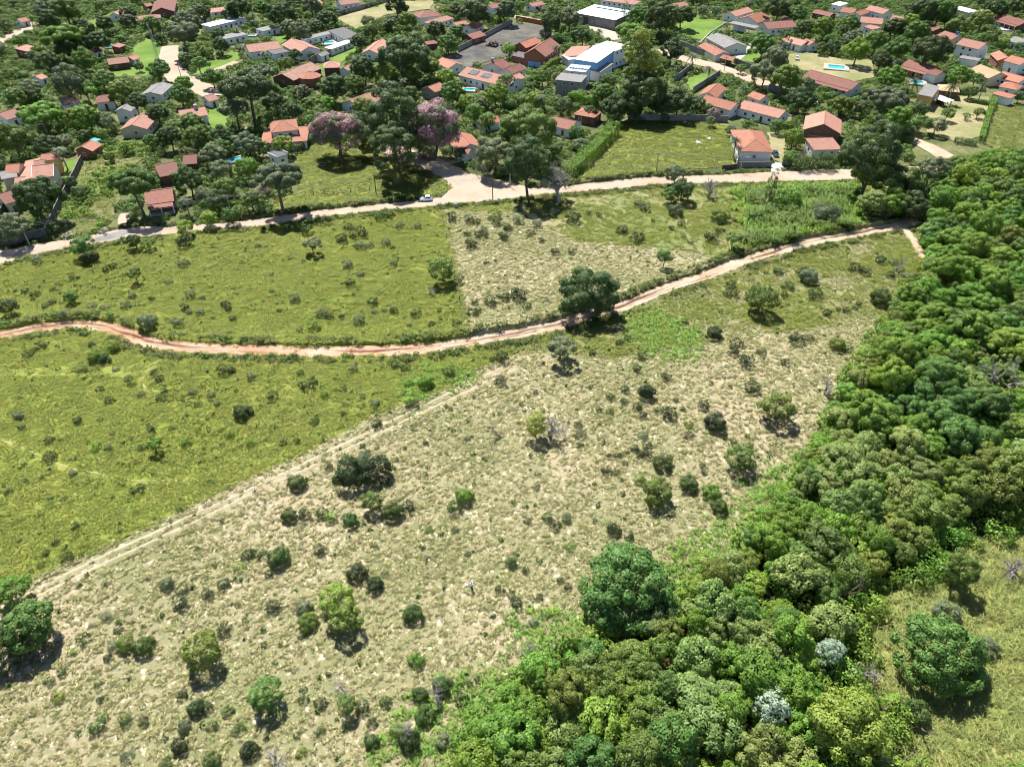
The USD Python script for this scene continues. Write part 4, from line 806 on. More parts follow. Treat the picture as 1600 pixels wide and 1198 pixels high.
 ('grey walled house with a bright orange roof', [(G, (668, 135), (687, 128), 7, 3.6, 1.4, og, 'wall_block')]),
 ('small orange roof below the grey walled house', [(G, (667, 164), (685, 158), 6, 2.7, 1.1, og, W_)]),
 ('pinkish roof behind the top left palms', [(G, (325, 14), (349, 11), 7, 2.8, 1.3, so, W_)]),
]
HS += [
 ('small salmon roof above the long white flat roof', [(G, (306, 24), (322, 21), 6, 2.8, 1.2, so, W_)]),
 ('orange roof at the top edge left of the vacant lot', [(G, (478, 4), (500, 1), 7, 2.8, 1.3, so, W_)]),
 ('low brown roof between the top edge trees at centre', [(G, (762, 8), (782, 4), 7, 2.8, 1.3, br, W_)]),
 ('salmon roof peeking out above the far dirt street', [(G, (826, 6), (846, 2), 6, 2.8, 1.2, so, W_)]),
 ('little orange roof beside the far left lane', [(G, (26, 30), (40, 27), 6, 2.8, 1.2, og, W_)]),
 ('tiny brown roof deep in the far left trees', [(G, (140, 76), (153, 73), 6, 2.8, 1.2, br, W_)]),
 ('small salmon roof right of the big grey roof', [(G, (318, 150), (334, 146), 6, 2.8, 1.2, so, W_)]),
 ('orange roof at the top edge right of the factory', [(G, (1050, 6), (1070, 3), 7, 2.8, 1.3, so, W_)]),
]
for lab, wings in HS: house('house', lab, 'house', wings)
house('house', 'salmon roofed house with two black solar mats', 'house', [(G, (731, 106), (807, 124), 12, 3.3, 2.0, so, W_, dict(bargeboard=True))], solar_mats)
house('house', 'tall unplastered brick house with steep brown roofs', 'house', [(G, (835, 76), (860, 59), 10.5, 5.2, 3.0, br, B_), (G, (812, 67), (836, 58), 6.5, 5.4, 1.8, og, B_), ('shed', (805, 84), (832, 90), 5, 2.8, 0.7, dk, B_, dict(blind=True))],
      lambda put, L, W, e, r: [put('garage_door', box(0.08, 3.0, 2.3, -L / 2 - 0.06, k * 3.6 - 1.8, 0.05), 'wall_blue') for k in (0, 1)])
def workshop_extra(put, L, W, e, r):
    for k in range(7): put('solar_panel', box(1.0, 1.8, 0.06, -L / 2 + 1.0 + k * 1.35, -W * 0.12, e + 0.4), 'solar_blue')
house('workshop', 'white roofed workshop with blue parapets and a row of solar panels', 'workshop', [('flat', (889, 106), (918, 109), 8, 6.5, 0.25, wh, W_),
      ('flat', (915, 96), (946, 75), 10.5, 7.2, 0.25, wh, 'wall_blue', dict(blind=True)), ('flat', (943, 77), (966, 69), 12, 7.4, 0.2, wh, W_), ('flat', (930, 112), (950, 99), 4.5, 3.6, 0.4, gr, W_, dict(blind=True)), ('flat', (884, 91), (904, 89), 7, 3.0, 0.2, wh, W_, dict(blind=True))], workshop_extra)
house('building', 'bare grey concrete building with a patched grey roof', 'building', [('flat', (873, 121), (912, 125), 9, 6.0, 0.3, gr, 'wall_block')])
def factory_extra(put, L, W, e, r):
    put('sliding_door', box(3.2, 0.1, 4.0, -L * 0.22, -W / 2 - 0.06, 0), 'wood_dark')
    for k in range(12): put('solar_panel', box(1.5, 1.6, 0.06, -L * 0.36 + k * 1.75, W * 0.3, e + r * 0.8 + 0.25), 'solar_blue')
house('factory', 'big white metal roofed factory shed with a dark sliding door', 'factory', [('shed', (914, 14), (976, 25), 18, 5.0, 1.4, wh, 'wall_block', dict(blind=True)), ('flat', (944, -2), (996, 5), 9, 4.6, 0.4, so, W_)], factory_extra)
house('house', 'cream two storey house with red tiled wings around a white pool deck', 'house', [(G, (51, 262), (84, 258), 9.5, 5.4, 1.9, so, C_, dict(bargeboard=True)), ('flat', (42, 283), (52, 252), 4, 3.4, 0.4, so, C_, dict(blind=True)),
      ('shed', (25, 287), (39, 285), 5, 3.0, 0.6, so, 'wall_brick', dict(blind=True)), ('shed', (66, 249), (91, 246), 4, 4.6, 0.6, og, 'wall_ochre', dict(blind=True)), (G, (58, 254), (66, 253), 4, 6.4, 0.6, so, W_, dict(blind=True))])

# ------------------------------------------------------------------ pools
pool_px = []
def pool(label, c, L, W, rz, deck=1.6, deckm='paving_pale'):
    P = at(*c); path = thing('swimming_pool', label, 'pool', (P[0], P[1], tz(P[0], P[1]) + 0.42), rz)
    o = trimesh.creation.extrude_polygon(Polygon([(-L / 2 - deck, -W / 2 - deck), (L / 2 + deck, -W / 2 - deck), (L / 2 + deck, W / 2 + deck), (-L / 2 - deck, W / 2 + deck)], [[(-L / 2, -W / 2), (L / 2, -W / 2), (L / 2, W / 2), (-L / 2, W / 2)]]), 0.8, engine='earcut')
    o.apply_translation([0, 0, -0.7]); obj('deck', o, M[deckm], path)
    obj('basin', box(L - 0.02, W - 0.02, 0.05, 0, 0, -0.25), M['pool_tile'], path)
    wx, wy = L / 2 - 0.02, W / 2 - 0.02; obj('water', (np.array([[-wx, -wy, 0.02], [wx, -wy, 0.02], [wx, wy, 0.02], [-wx, wy, 0.02]]), np.array([[0, 1, 2, 3]])), M['pool_water'], path)
    house_px.append(shapely.Point(c).buffer(max(L, W) * 0.7 * FPX / depth(P)))
pool('big blue rectangular swimming pool in the sunny yard', (1306, 108), 7.2, 5.6, -0.35, 2.0)
pool('small round looking pool before the veranda house', (1432, 131), 5, 4, -0.3, 1.5)
pool('blue pool at the top right corner', (1575, 45), 5.5, 4, -0.2, 2.0, 'white_paint')
pool('small pool in the walled yard', (513, 69), 5.5, 4.2, 0.4, 2.2)
pool('turquoise pool behind the roadside hedge', (1353, 226), 6.5, 3.4, -0.35, 0.9)
pool('pale pool in front of the solar house', (733, 141), 4.5, 3, -0.2, 1.2)
pool('narrow pool beside the cream two storey house', (38, 272), 2.6, 5.0, -0.2, 1.8, 'white_paint')
pool('blue pool hidden between the left garden trees', (366, 252), 5.5, 3.0, 0.6, 1.0)
pool('cyan tank pool behind the lawn pavilion', (174, 74), 4.2, 2.8, 0.1, 0.5)
pool('small cyan pool by the grey flat roofed building', (393, 57), 4.0, 2.8, 0.1, 0.8)

# ------------------------------------------------------------------ boundary walls, hedges, fences
def boundary(label, pts, h, m, coping=True, name='boundary_wall'):
    P = line(pts); c = P.mean(0); path = thing(name, label, 'wall', (c[0], c[1], 0))
    for a, b in zip(P[:-1], P[1:]):
        d = b - a; L = float(np.hypot(*d)); ang = math.atan2(d[1], d[0]); n = max(1, int(L / 3.0))
        for k in range(n):
            q = a + d * (k + 0.5) / n; z = tz(*q)
            X = np.eye(4); X[:3, :3] = rotz(ang); X[:3, 3] = [q[0] - c[0], q[1] - c[1], z]
            w = box(L / n + 0.01 * (k % 2), 0.16 + 0.004 * (k % 2), h + 0.5, 0, 0, -0.5); w.apply_transform(X); obj('wall_panel', w, M[m], path)
            if coping: w = box(L / n, 0.26, 0.1, 0, 0, h); w.apply_transform(X); obj('coping', w, M['wall_block'], path)
            w = box(0.3, 0.3, h + 0.6, L / n / 2, 0, -0.5); w.apply_transform(X); obj('pillar', w, M[m], path)
    house_px.append(LineString(pts).buffer(1.5))
boundary('grey wall behind the dry vacant lot', [(524, 27), (608, 3)], 2.4, 'wall_block')
boundary('tall grey block wall along the lawn below the pool yard', [(487, 100), (552, 72)], 3.0, 'wall_block')
boundary('long dark grey wall beside the charred lot', [(716, 82), (800, 37)], 2.6, 'wall_block')
boundary('red brick wall at the top of the charred lot', [(806, 30), (852, 40)], 2.2, 'wall_redbrick', False)
boundary('short red brick wall by the far dirt street', [(827, 14), (850, 20)], 2.2, 'wall_redbrick', False)
boundary('grey panel wall from the factory yard to the orange wing', [(1046, 66), (1092, 84), (1128, 97)], 2.6, 'wall_block')
boundary('white fence wall around the bright far lawn', [(1046, 56), (1094, 68), (1110, 52), (1134, 38)], 0.9, 'wall_white', False)
boundary('grey wall along the dirt street by the carport', [(1146, 98), (1176, 110)], 2.2, 'wall_block')
boundary('grey wall of the palm lane garden', [(1053, 128), (1082, 106)], 2.6, 'wall_block')
boundary('pale wall climbing from the L shaped house to the street', [(1082, 146), (1124, 118)], 2.4, 'wall_block')
boundary('low grey wall at the back of the grassy lot', [(981, 187), (1060, 189), (1136, 191)], 2.2, 'wall_block')
boundary('grey front wall of the hip roofed roadside house', [(1151, 262), (1204, 261)], 1.8, 'wall_block')
boundary('short grey wall right of the roadside gate', [(1221, 259), (1237, 258)], 1.8, 'wall_block')
boundary('rusty low wall left of the roadside house', [(1128, 264), (1150, 263)], 1.5, 'wall_brown')
boundary('dark boundary wall of the lower left garden', [(0, 386), (40, 380), (75, 372), (100, 318), (131, 256)], 2.6, 'wall_block_dark')
boundary('dark wall beside the brown roofed cream house', [(0, 349), (27, 303)], 2.4, 'wall_block_dark')
boundary('grey wall below the mango tree right of the long orange roof', [(1200, 141), (1230, 149)], 2.4, 'wall_block')
boundary('low white wall beside the roadside house', [(1146, 214), (1151, 256)], 1.2, 'wall_white', False)
boundary('pale wall left of the grey blue roof', [(1542, 58), (1566, 68)], 2.4, 'wall_block')
def hedge(label, pts, w, h, tone, dens=26, leaf=0.32, seed=0):
    P = line(pts, h * 0.7); c = P.mean(0); rng = np.random.default_rng(seed); path = thing('hedge', label, 'hedge', (c[0], c[1], tz(*c)))
    L = LineString(P); n = int(L.length * (w + 2 * h) * dens); s = rng.random(n) * L.length
    C = np.array([L.interpolate(x).coords[0] for x in s]); C2 = np.array([L.interpolate(min(L.length, x + 0.1)).coords[0] for x in s]); C1 = np.array([L.interpolate(max(0, x - 0.1)).coords[0] for x in s])
    t = C2 - C1; t /= np.linalg.norm(t, axis=1, keepdims=True) + 1e-9; nn = np.c_[-t[:, 1], t[:, 0]]
    wob = 0.75 + 0.5 * meshkit.noise(np.c_[C / 1.8, 0 * s], 3)
    u = rng.random(n) * (w + 2 * h) - h; side = np.abs(u) > 0
    off = np.clip(u, 0, w) - w / 2; z = np.where(u < 0, h + u, np.where(u > w, h - (u - w), h))
    rr = (wob * (0.85 + 0.25 * rng.random(n)))
    pos = np.c_[C + nn * (off * rr)[:, None], np.maximum(0.05, z * rr)] - [c[0], c[1], 0]
    nv = np.c_[nn * np.where(u < 0, -1.0, np.where(u > w, 1.0, 0))[:, None], np.where((u >= 0) & (u <= w), 1.0, 0.2)] + 0.5 * rng.normal(size=(n, 3))
    obj('foliage', leaf_quads(pos, nv, leaf, rng), M[TONE[tone][0]], path)
    st = cat([tube([[x - c[0], y - c[1], -0.3], [x - c[0], y - c[1], h * 0.8]], [0.07, 0.03], 5) for x, y in (L.interpolate(d).coords[0] for d in np.arange(0.5, L.length, 1.6))])
    obj('stems', st, M['bark'], path)
    house_px.append(LineString(pts).buffer(4))
hedge('tall clipped bright green hedge beside the grassy lot', [(886, 268), (925, 234), (960, 196)], 4.0, 4.0, 'b', 24, 0.36, 1)
hedge('thin bright green hedge at the edge of the fallow plot', [(1555, 152), (1544, 182), (1534, 216)], 1.6, 2.4, 'b', 30, 0.3, 2)
hedge('dark clipped hedge at the foot of the thin hedge', [(1492, 216), (1528, 222)], 2.0, 1.8, 'd', 30, 0.3, 3)
hedge('thick leafy hedge on the road before the orange carport', [(1243, 252), (1272, 252), (1303, 250)], 3.6, 4.4, 'd', 24, 0.36, 4)
hedge('dark hedge beside the white cube house', [(463, 234), (478, 222), (492, 208)], 1.6, 2.6, 'd', 28, 0.32, 5)
hedge('bright banana like row left of the grey concrete building', [(842, 112), (858, 100), (872, 92)], 2.5, 2.6, 'b', 24, 0.4, 6)
hedge('bright green shrub row under the grey concrete building', [(890, 148), (910, 152), (932, 156)], 4.0, 3.4, 'b', 26, 0.36, 7)
hedge('low green row in the right yard', [(1512, 152), (1548, 158)], 2.2, 1.8, 'm', 28, 0.32, 8)
def fence(label, pts, h, m, wires=3, name='wire_fence'):
    P = [at(*p) for p in pts]; c = np.mean(P, 0); path = thing(name, label, 'fence', (c[0], c[1], 0)); tops = []
    for p in P:
        z = tz(p[0], p[1]); obj('post', trimesh.util.concatenate([box(0.14, 0.14, h + 0.4, p[0] - c[0], p[1] - c[1], z - 0.4), box(0.1, 0.1, 0.05, p[0] - c[0], p[1] - c[1], z + h)]), M[m], path); tops.append([p[0] - c[0], p[1] - c[1], z])
    T = np.array(tops)
    for k in range(wires): obj('fence_wire', tube(T + [0, 0, h * (0.3 + 0.32 * k)], 0.012, 3), M['wire'], path)
fence('white post fence at the front of the grassy lot', [(925, 270), (936, 269), (958, 268), (967, 266), (988, 266), (1007, 266), (1032, 265), (1068, 263), (1092, 261), (1118, 262)], 1.5, 'white_paint')
fence('dark post fence across the fire ring meadow', [(490, 305), (508, 304), (521, 303), (535, 302), (548, 301), (561, 300), (578, 299), (596, 298), (618, 297)], 1.3, 'pole_wood')
fence('old post fence between pasture and pale mown field', [(688, 328), (691, 342), (694, 356), (698, 372), (702, 390), (706, 410), (711, 430), (715, 450), (718, 472), (722, 496), (728, 526)], 1.2, 'pole_wood', 2)

# ------------------------------------------------------------------ poles, wires, mast
poles = {}
def pole(key, base, h, m, label, arm=True, lamp=False):
    P = at(*base); z = tz(P[0], P[1]); path = thing('utility_pole', label, 'utility pole', (P[0], P[1], z))
    obj('shaft', tube([[0, 0, -0.6], [0, 0, h * 0.5], [0, 0, h]], [0.17, 0.14, 0.11], 8), M[m], path, smooth=True)
    if arm:
        obj('crossarm', box(2.0, 0.1, 0.12, 0, 0.14, h - 0.5), M['pole_wood'], path)
        for x in (-0.9, 0, 0.9): obj('insulator', trimesh.creation.cylinder(0.06, 0.2, 8, transform=trimesh.transformations.translation_matrix([x, 0.14, h - 0.28])), M['frame_white'], path)
    if lamp:
        obj('lamp_arm', tube([[0, 0, h - 0.9], [0.6, -0.6, h - 0.3], [1.0, -1.0, h - 0.25]], 0.035, 6), M['steel'], path); obj('lamp_head', rbox(0.5, 0.26, 0.14, 0.06, 1.15, -1.1, h - 0.32), M['frame_white'], path)
    poles[key] = np.array([P[0], P[1], z + h - 0.22])
pole('a', (588, 304), 6.4, 'pole_wood', 'dark utility pole in the fire ring meadow near the road')
pole('b', (770, 315), 6.4, 'pole_wood', 'dark utility pole at the field side of the road junction')
pole('c', (744, 273), 6.6, 'pole_concrete', 'grey utility pole at the upper corner of the road junction')
pole('d', (1025, 271), 6.4, 'pole_concrete', 'grey utility pole in front of the grassy lot', True, True)
pole('e', (1297, 263), 6.0, 'pole_concrete', 'leaning grey utility pole beside the roadside hedge', True, True)
pole('f', (626, 254), 6.6, 'pole_concrete', 'pale utility pole under the dark trees by the junction arm')
pole('g', (864, 286), 6.4, 'pole_concrete', 'grey utility pole below the tall clipped hedge')
pole('h', (1156, 269), 6.0, 'pole_concrete', 'grey utility pole before the hip roofed roadside house', True, True)
pole('i', (48, 386), 6.6, 'pole_concrete', 'pale utility pole at the dark lower left boundary wall', True, True)
pole('j', (797, 291), 6.4, 'pole_concrete', 'grey utility pole at the right of the road junction')
pole('k', (363, 338), 6.4, 'pole_concrete', 'grey utility pole among bushes on the left road bank')
pole('l', (284, 124), 6.4, 'pole_wood', 'dark utility pole at the bend of the left dirt lane')
pole('m', (1131, 112), 6.4, 'pole_concrete', 'grey utility pole on the palm lined dirt street', True, True)
def span(a, b, label):
    A, B = poles[a], poles[b]; path = thing('power_line', label, 'power line', tuple(A)); d = B - A
    n = np.array([-d[1], d[0], 0]) / (np.hypot(d[0], d[1]) + 1e-9)
    for k in (-0.9, 0, 0.9):
        s = np.linspace(0, 1, 13); q = s[:, None] * d + n * k - np.c_[0 * s, 0 * s, 4 * 0.7 * s * (1 - s)]
        obj('cable', tube(q, 0.022, 3), M['wire'], path)
for a, b, l in (('i', 'k', 'power line from the lower left wall to the left road bank'), ('k', 'a', 'power line from the left road bank to the meadow pole'), ('a', 'c', 'power line from the meadow pole to the junction'), ('c', 'f', 'power line over the shaded junction arm'),
                ('c', 'b', 'power line crossing the road junction'), ('c', 'j', 'power line along the top of the junction'), ('j', 'g', 'power line under the tall clipped hedge'), ('g', 'd', 'power line before the grassy lot'), ('d', 'h', 'power line from the grassy lot to the hip roofed house'), ('h', 'e', 'power line before the roadside hedge')):
    span(a, b, l)
def mast():
    P = at(248, 97); H = 16.5; path = thing('lattice_mast', 'tall grey lattice mast rising over the bright lawn at upper left', 'mast', (P[0], P[1], 0.0)); w = 0.55
    for sx, sy in ((-1, -1), (1, -1), (1, 1), (-1, 1)): obj('mast_leg', tube([[sx * w, sy * w, -0.3], [sx * w * 0.35, sy * w * 0.35, H]], 0.06, 5), M['steel'], path)
    br_ = []
    for k in range(14):
        z0, z1 = H * k / 14, H * (k + 1) / 14; w0, w1 = w * (1 - 0.65 * k / 14), w * (1 - 0.65 * (k + 1) / 14)
        for (ax, ay), (bx, by) in (((-1, -1), (1, -1)), ((1, -1), (1, 1)), ((1, 1), (-1, 1)), ((-1, 1), (-1, -1))):
            br_.append(tube([[ax * w0, ay * w0, z0], [bx * w1, by * w1, z1]], 0.035, 3))
    obj('bracing', cat(br_), M['steel'], path)
    for k, z in enumerate((9.0, 12.5, 15.5)): obj('antenna', box(0.25, 0.18, 1.6, 0.5 if k % 2 else -0.5, 0.2, z), M['frame_white'], path)
mast()

# ------------------------------------------------------------------ cars
def car(label, c, ang, paint, L=4.0):
    P = at(*c); path = thing('car', label, 'car', (P[0], P[1], tz(P[0], P[1]) + 0.16), ang); Wd = 1.68
    prof = [(-L / 2, 0.32), (-L / 2 + 0.04, 0.72), (-L / 2 + 0.25, 0.86), (-L / 2 + 1.1, 0.96), (-L / 2 + 1.75, 1.42), (-L / 2 + 2.3, 1.49), (L / 2 - 0.75, 1.46), (L / 2 - 0.16, 0.98), (L / 2 - 0.03, 0.85), (L / 2, 0.35), (L / 2 - 0.15, 0.24), (-L / 2 + 0.15, 0.22)]
    def shell(pf, w0, w1):
        # cross-section narrows above the belt line
        g = trimesh.creation.extrude_polygon(Polygon(pf), 1.0, engine='earcut'); q = np.array(g.vertices)
        wd = np.where(q[:, 1] < 0.92, w0, w0 + (w1 - w0) * (q[:, 1] - 0.92) / 0.57) / 2
        m = trimesh.Trimesh(np.c_[q[:, 0], np.where(q[:, 2] > 0.5, 1, -1) * wd, q[:, 1]], g.faces, process=True); trimesh.repair.fix_normals(m); return m
    obj('body', shell(prof, Wd, Wd * 0.74), M[paint], path, smooth=35)
    ws = hullm([(-L / 2 + 1.15, sy * 0.66, 0.99) for sy in (-1, 1)] + [(-L / 2 + 1.72, sy * 0.56, 1.40) for sy in (-1, 1)] + [(-L / 2 + 1.12, sy * 0.66, 1.03) for sy in (-1, 1)] + [(-L / 2 + 1.69, sy * 0.56, 1.44) for sy in (-1, 1)])
    obj('windscreen', ws, M['dark_glass'], path)
    obj('rear_window', hullm([(L / 2 - 0.2, sy * 0.62, 1.04) for sy in (-1, 1)] + [(L / 2 - 0.66, sy * 0.56, 1.4) for sy in (-1, 1)] + [(L / 2 - 0.15, sy * 0.62, 1.05) for sy in (-1, 1)] + [(L / 2 - 0.61, sy * 0.56, 1.43) for sy in (-1, 1)]), M['dark_glass'], path)
    for sy in (-1, 1):
        for xa, xb, xc, xd in ((-L / 2 + 1.35, -0.05, -0.05, -L / 2 + 1.85), (0.05, L / 2 - 0.45, L / 2 - 0.82, 0.05)):
            q = [(xa, 0.96), (xb, 0.96), (xc, 1.36), (xd, 1.36)]
            obj('side_window', hullm([(x, sy * ((Wd + (Wd * 0.74 - Wd) * (z - 0.92) / 0.57) / 2 + d), z) for x, z in q for d in (-0.02, 0.012)]), M['dark_glass'], path)
        for x in (-L / 2 + 0.72, L / 2 - 0.68):
            w = trimesh.creation.cylinder(0.3, 0.2, 18); w.apply_transform(trimesh.transformations.rotation_matrix(np.pi / 2, [1, 0, 0])); w.apply_translation([x, sy * (Wd / 2 - 0.06), 0.14]); wp = obj('wheel', w, M['tyre'], path)
            w = trimesh.creation.cylinder(0.18, 0.03, 12); w.apply_transform(trimesh.transformations.rotation_matrix(np.pi / 2, [1, 0, 0])); w.apply_translation([x, sy * (Wd / 2 + 0.05), 0.14]); obj('rim', w, M['steel'], wp)
        obj('headlight', rbox(0.1, 0.34, 0.15, 0.04, -L / 2 + 0.04, sy * 0.6, 0.6), M['lamp_glass'], path); obj('tail_light', rbox(0.1, 0.2, 0.26, 0.04, L / 2 - 0.06, sy * 0.68, 0.72), M['red_lamp'], path)
        obj('mirror', rbox(0.12, 0.18, 0.12, 0.04, -L / 2 + 1.5, sy * (Wd / 2 + 0.06), 0.95), M[paint], path)
car('white hatchback driving on the pale dirt road', (666, 314), 0.1, 'car_white', 3.9)
car('silver car parked on the grass left of the big pool', (1245, 94), 1.3, 'car_silver', 4.2)
car('dark blue car parked beside the hip roofed roadside house', (1211, 244), 1.5, 'car_blue', 4.2)
car('white pickup sized car parked under trees near the brown gabled house', (1274, 165), 1.2, 'car_white', 4.4)

# ------------------------------------------------------------------ person and small things
def capsule(a, b, ra, rb):
    S = lambda p, r: manifold3d.Manifold.sphere(r, 16).translate([float(x) for x in p])
    return manifold3d.Manifold.batch_hull([S(a, ra), S(b, rb)])
def solid(parts, edge=0.03, it=6):
    m = parts[0]
    for q in parts[1:]: m = m + q
    me = m.refine_to_length(edge).to_mesh(); t = trimesh.Trimesh(me.vert_properties[:, :3], me.tri_verts, process=True)
    trimesh.smoothing.filter_taubin(t, iterations=it); return t
def person(px, py):
    P = at(px, py); path = thing('person', 'person in a white shirt and dark trousers standing in the mown field holding a controller', 'person', (P[0], P[1], tz(P[0], P[1])), 2.6)
    hipl, hipr = (0.09, 0, 0.92), (-0.09, 0, 0.92); kl, kr = (0.1, 0.03, 0.5), (-0.1, 0.02, 0.5); al, ar = (0.11, -0.01, 0.09), (-0.12, -0.01, 0.09)
    sl, sr = (0.18, 0, 1.42), (-0.18, 0, 1.42); el, er = (0.25, 0.06, 1.16), (-0.25, 0.06, 1.16); wl, wr = (0.1, 0.3, 1.14), (-0.1, 0.3, 1.14)
    body = [capsule(hipl, kl, 0.085, 0.06), capsule(hipr, kr, 0.085, 0.06), capsule(kl, al, 0.06, 0.042), capsule(kr, ar, 0.06, 0.042), capsule(al, (0.12, 0.16, 0.05), 0.045, 0.035), capsule(ar, (-0.13, 0.16, 0.05), 0.045, 0.035),
            capsule((0.07, 0, 0.95), (-0.07, 0, 0.95), 0.12, 0.12), capsule((0, 0, 0.98), (0, 0.0, 1.3), 0.14, 0.16), capsule(sl, sr, 0.075, 0.075), capsule((0, 0, 1.4), (0, 0.02, 1.56), 0.06, 0.055), capsule((0, 0.03, 1.62), (0, 0.02, 1.7), 0.085, 0.095),
            capsule((0, 0.12, 1.64), (0, 0.115, 1.67), 0.018, 0.014), capsule((0.09, 0.02, 1.65), (0.095, 0.01, 1.67), 0.018, 0.018), capsule((-0.09, 0.02, 1.65), (-0.095, 0.01, 1.67), 0.018, 0.018),
            capsule(sl, el, 0.06, 0.047), capsule(sr, er, 0.06, 0.047), capsule(el, wl, 0.047, 0.034), capsule(er, wr, 0.047, 0.034)]
    for s, w in ((1, wl), (-1, wr)):
        pc = (w[0] - s * 0.01, w[1] + 0.06, w[2]); body.append(capsule(w, pc, 0.034, 0.036))
        for i in range(4): f0 = (w[0] + s * (0.03 - 0.02 * i), w[1] + 0.08, w[2] - 0.005); body.append(capsule(f0, (f0[0] - s * 0.02, f0[1] + 0.06 - 0.008 * abs(i - 1.5), f0[2] - 0.02), 0.0095, 0.008))
        body.append(capsule((w[0] - s * 0.035, w[1] + 0.03, w[2] + 0.01), (w[0] - s * 0.05, w[1] + 0.09, w[2] + 0.025), 0.011, 0.009))
    obj('body', solid(body, 0.02, 4), M['skin'], path, smooth=True)
    obj('shirt', solid([capsule((0, 0, 0.97), (0, 0, 1.32), 0.165, 0.182), capsule(sl, sr, 0.095, 0.095), capsule(sl, (0.22, 0.03, 1.26), 0.078, 0.075), capsule(sr, (-0.22, 0.03, 1.26), 0.078, 0.075)]), M['cloth_white'], path, smooth=True)
    obj('trousers', solid([capsule(hipl, kl, 0.11, 0.08), capsule(hipr, kr, 0.11, 0.08), capsule(kl, al, 0.08, 0.068), capsule(kr, ar, 0.08, 0.068), capsule((0.06, 0, 0.93), (-0.06, 0, 0.93), 0.145, 0.145)]), M['cloth_dark'], path, smooth=True)
    obj('hair', solid([capsule((0, -0.02, 1.72), (0, -0.025, 1.66), 0.1, 0.095)], 0.02, 2), M['hair'], path, smooth=True)
    for s in (-1, 1):
        obj('eye', trimesh.creation.icosphere(2, 0.013).apply_translation([s * 0.035, 0.108, 1.69]), M['hair'], path)
        obj('shoe', rbox(0.1, 0.28, 0.1, 0.04, s * 0.12, 0.07, 0.0), M['tyre'], path)
    obj('mouth', rbox(0.05, 0.012, 0.012, 0.005, 0, 0.112, 1.6), M['red_lamp'], path)
    c = thing('remote_controller', 'small dark remote controller held by the person in white', 'controller', (P[0], P[1], tz(P[0], P[1])), 2.6)
    obj('shell', rbox(0.2, 0.11, 0.05, 0.02, 0, 0.39, 1.1), M['cloth_dark'], c); obj('screen', box(0.14, 0.08, 0.006, 0, 0.39, 1.151), M['dark_glass'], c)
    for s in (-1, 1): obj('stick', tube([[s * 0.07, 0.36, 1.14], [s * 0.07, 0.36, 1.19]], 0.006, 5), M['steel'], c)
person(737.3, 918)
def case(px, py):
    P = at(px, py); path = thing('equipment_case', 'small white equipment case on the ground left of the person', 'case', (P[0], P[1], tz(P[0], P[1]) + 0.05), 0.4)
    obj('shell', rbox(0.5, 0.38, 0.3, 0.06), M['cloth_white'], path, smooth=30); obj('lid', rbox(0.48, 0.36, 0.1, 0.04, 0, 0, 0.3), M['white_paint'], path, smooth=30); obj('handle', tube([[-0.12, -0.2, 0.2], [-0.1, -0.26, 0.22], [0.1, -0.26, 0.22], [0.12, -0.2, 0.2]], 0.015, 6), M['cloth_dark'], path)
case(728.6, 913)
def cloth(px, py):
    P = at(px, py); xs, ys = np.meshgrid(np.linspace(-0.28, 0.28, 12), np.linspace(-0.5, 0.5, 16), indexing='ij'); w = np.clip(1 - (ys + 0.5) / 1.3, 0.15, 1)
    X = xs * w; Z = 0.22 + 0.14 * meshkit.noise(np.stack([X * 4, ys * 4, 0 * X], -1), 4)
    v = np.stack([X + 0.1 * ys, ys, Z], -1).reshape(-1, 3); i, j = np.meshgrid(np.arange(11), np.arange(15), indexing='ij'); a = (i * 16 + j).ravel()
    f = np.vstack([np.c_[a, a + 16, a + 17], np.c_[a, a + 17, a + 1]])
    m = cat([trimesh.Trimesh(v, f, process=False), trimesh.Trimesh(v - [0, 0, 0.02], f[:, ::-1], process=False)])
    keys(stage.GetPrimAtPath(obj('groundsheet', m.apply_translation([P[0], P[1], tz(P[0], P[1])]), M['cloth_pale'], smooth=True)), 'pale grey cloth lying on the stubble behind the person', 'cloth')
cloth(737.2, 907.5)
def ring():
    P = at(504, 259); path = thing('fire_ring', 'round brick fire ring in the rough meadow', 'fire ring', (P[0], P[1], tz(P[0], P[1])))
    for k in range(28):
        t = k * 2 * math.pi / 28; b = box(0.24, 0.36, 0.5, 0, 0, -0.1); X = np.eye(4); X[:3, :3] = rotz(t); X[:3, 3] = [1.15 * math.cos(t), 1.15 * math.sin(t), 0.02 * (k % 3)]
        b.apply_transform(X); obj('brick', b, M['brick_ring'], path)
    obj('ash_bed', trimesh.creation.cylinder(1.05, 0.2, 24).apply_translation([0, 0, 0.05]), M['ash'], path)
ring()
def heap(px, py, r, label, m='concrete', n=26, seed=0, name='rubble_heap'):
    rng = np.random.default_rng(seed); P = at(px, py); path = thing(name, label, 'rubble', (P[0], P[1], tz(P[0], P[1])))
    for k in range(n):
        s = r * (0.12 + 0.2 * rng.random()); q = rng.normal(size=2) * r * 0.42; h = max(0, 1 - np.hypot(*q) / r) * r * 0.35
        g = trimesh.convex.convex_hull(rng.normal(size=(9, 3)) * s * 0.6); g.apply_translation([q[0], q[1], h + s * 0.2]); obj('chunk', g, M[m], path)
heap(1092, 225, 1.6, 'left white rubble heap on the grassy lot', 'white_paint', 22, 1)
heap(1108, 218, 1.4, 'right white rubble heap on the grassy lot', 'white_paint', 22, 2)
heap(1070, 218, 0.7, 'small grey stone pile left of the white rubble', 'concrete', 10, 3)
heap(107, 372, 2.2, 'earth and rubble pile at the foot of the overgrown lot', 'paving_pale', 24, 4)
heap(770, 72, 3.6, 'heap of cut branches and debris in the charred lot', 'bark_brown', 40, 5)
heap(163, 366, 2.0, 'pinkish spoil heap left of the grey ramp', 'paving_pale', 22, 6)
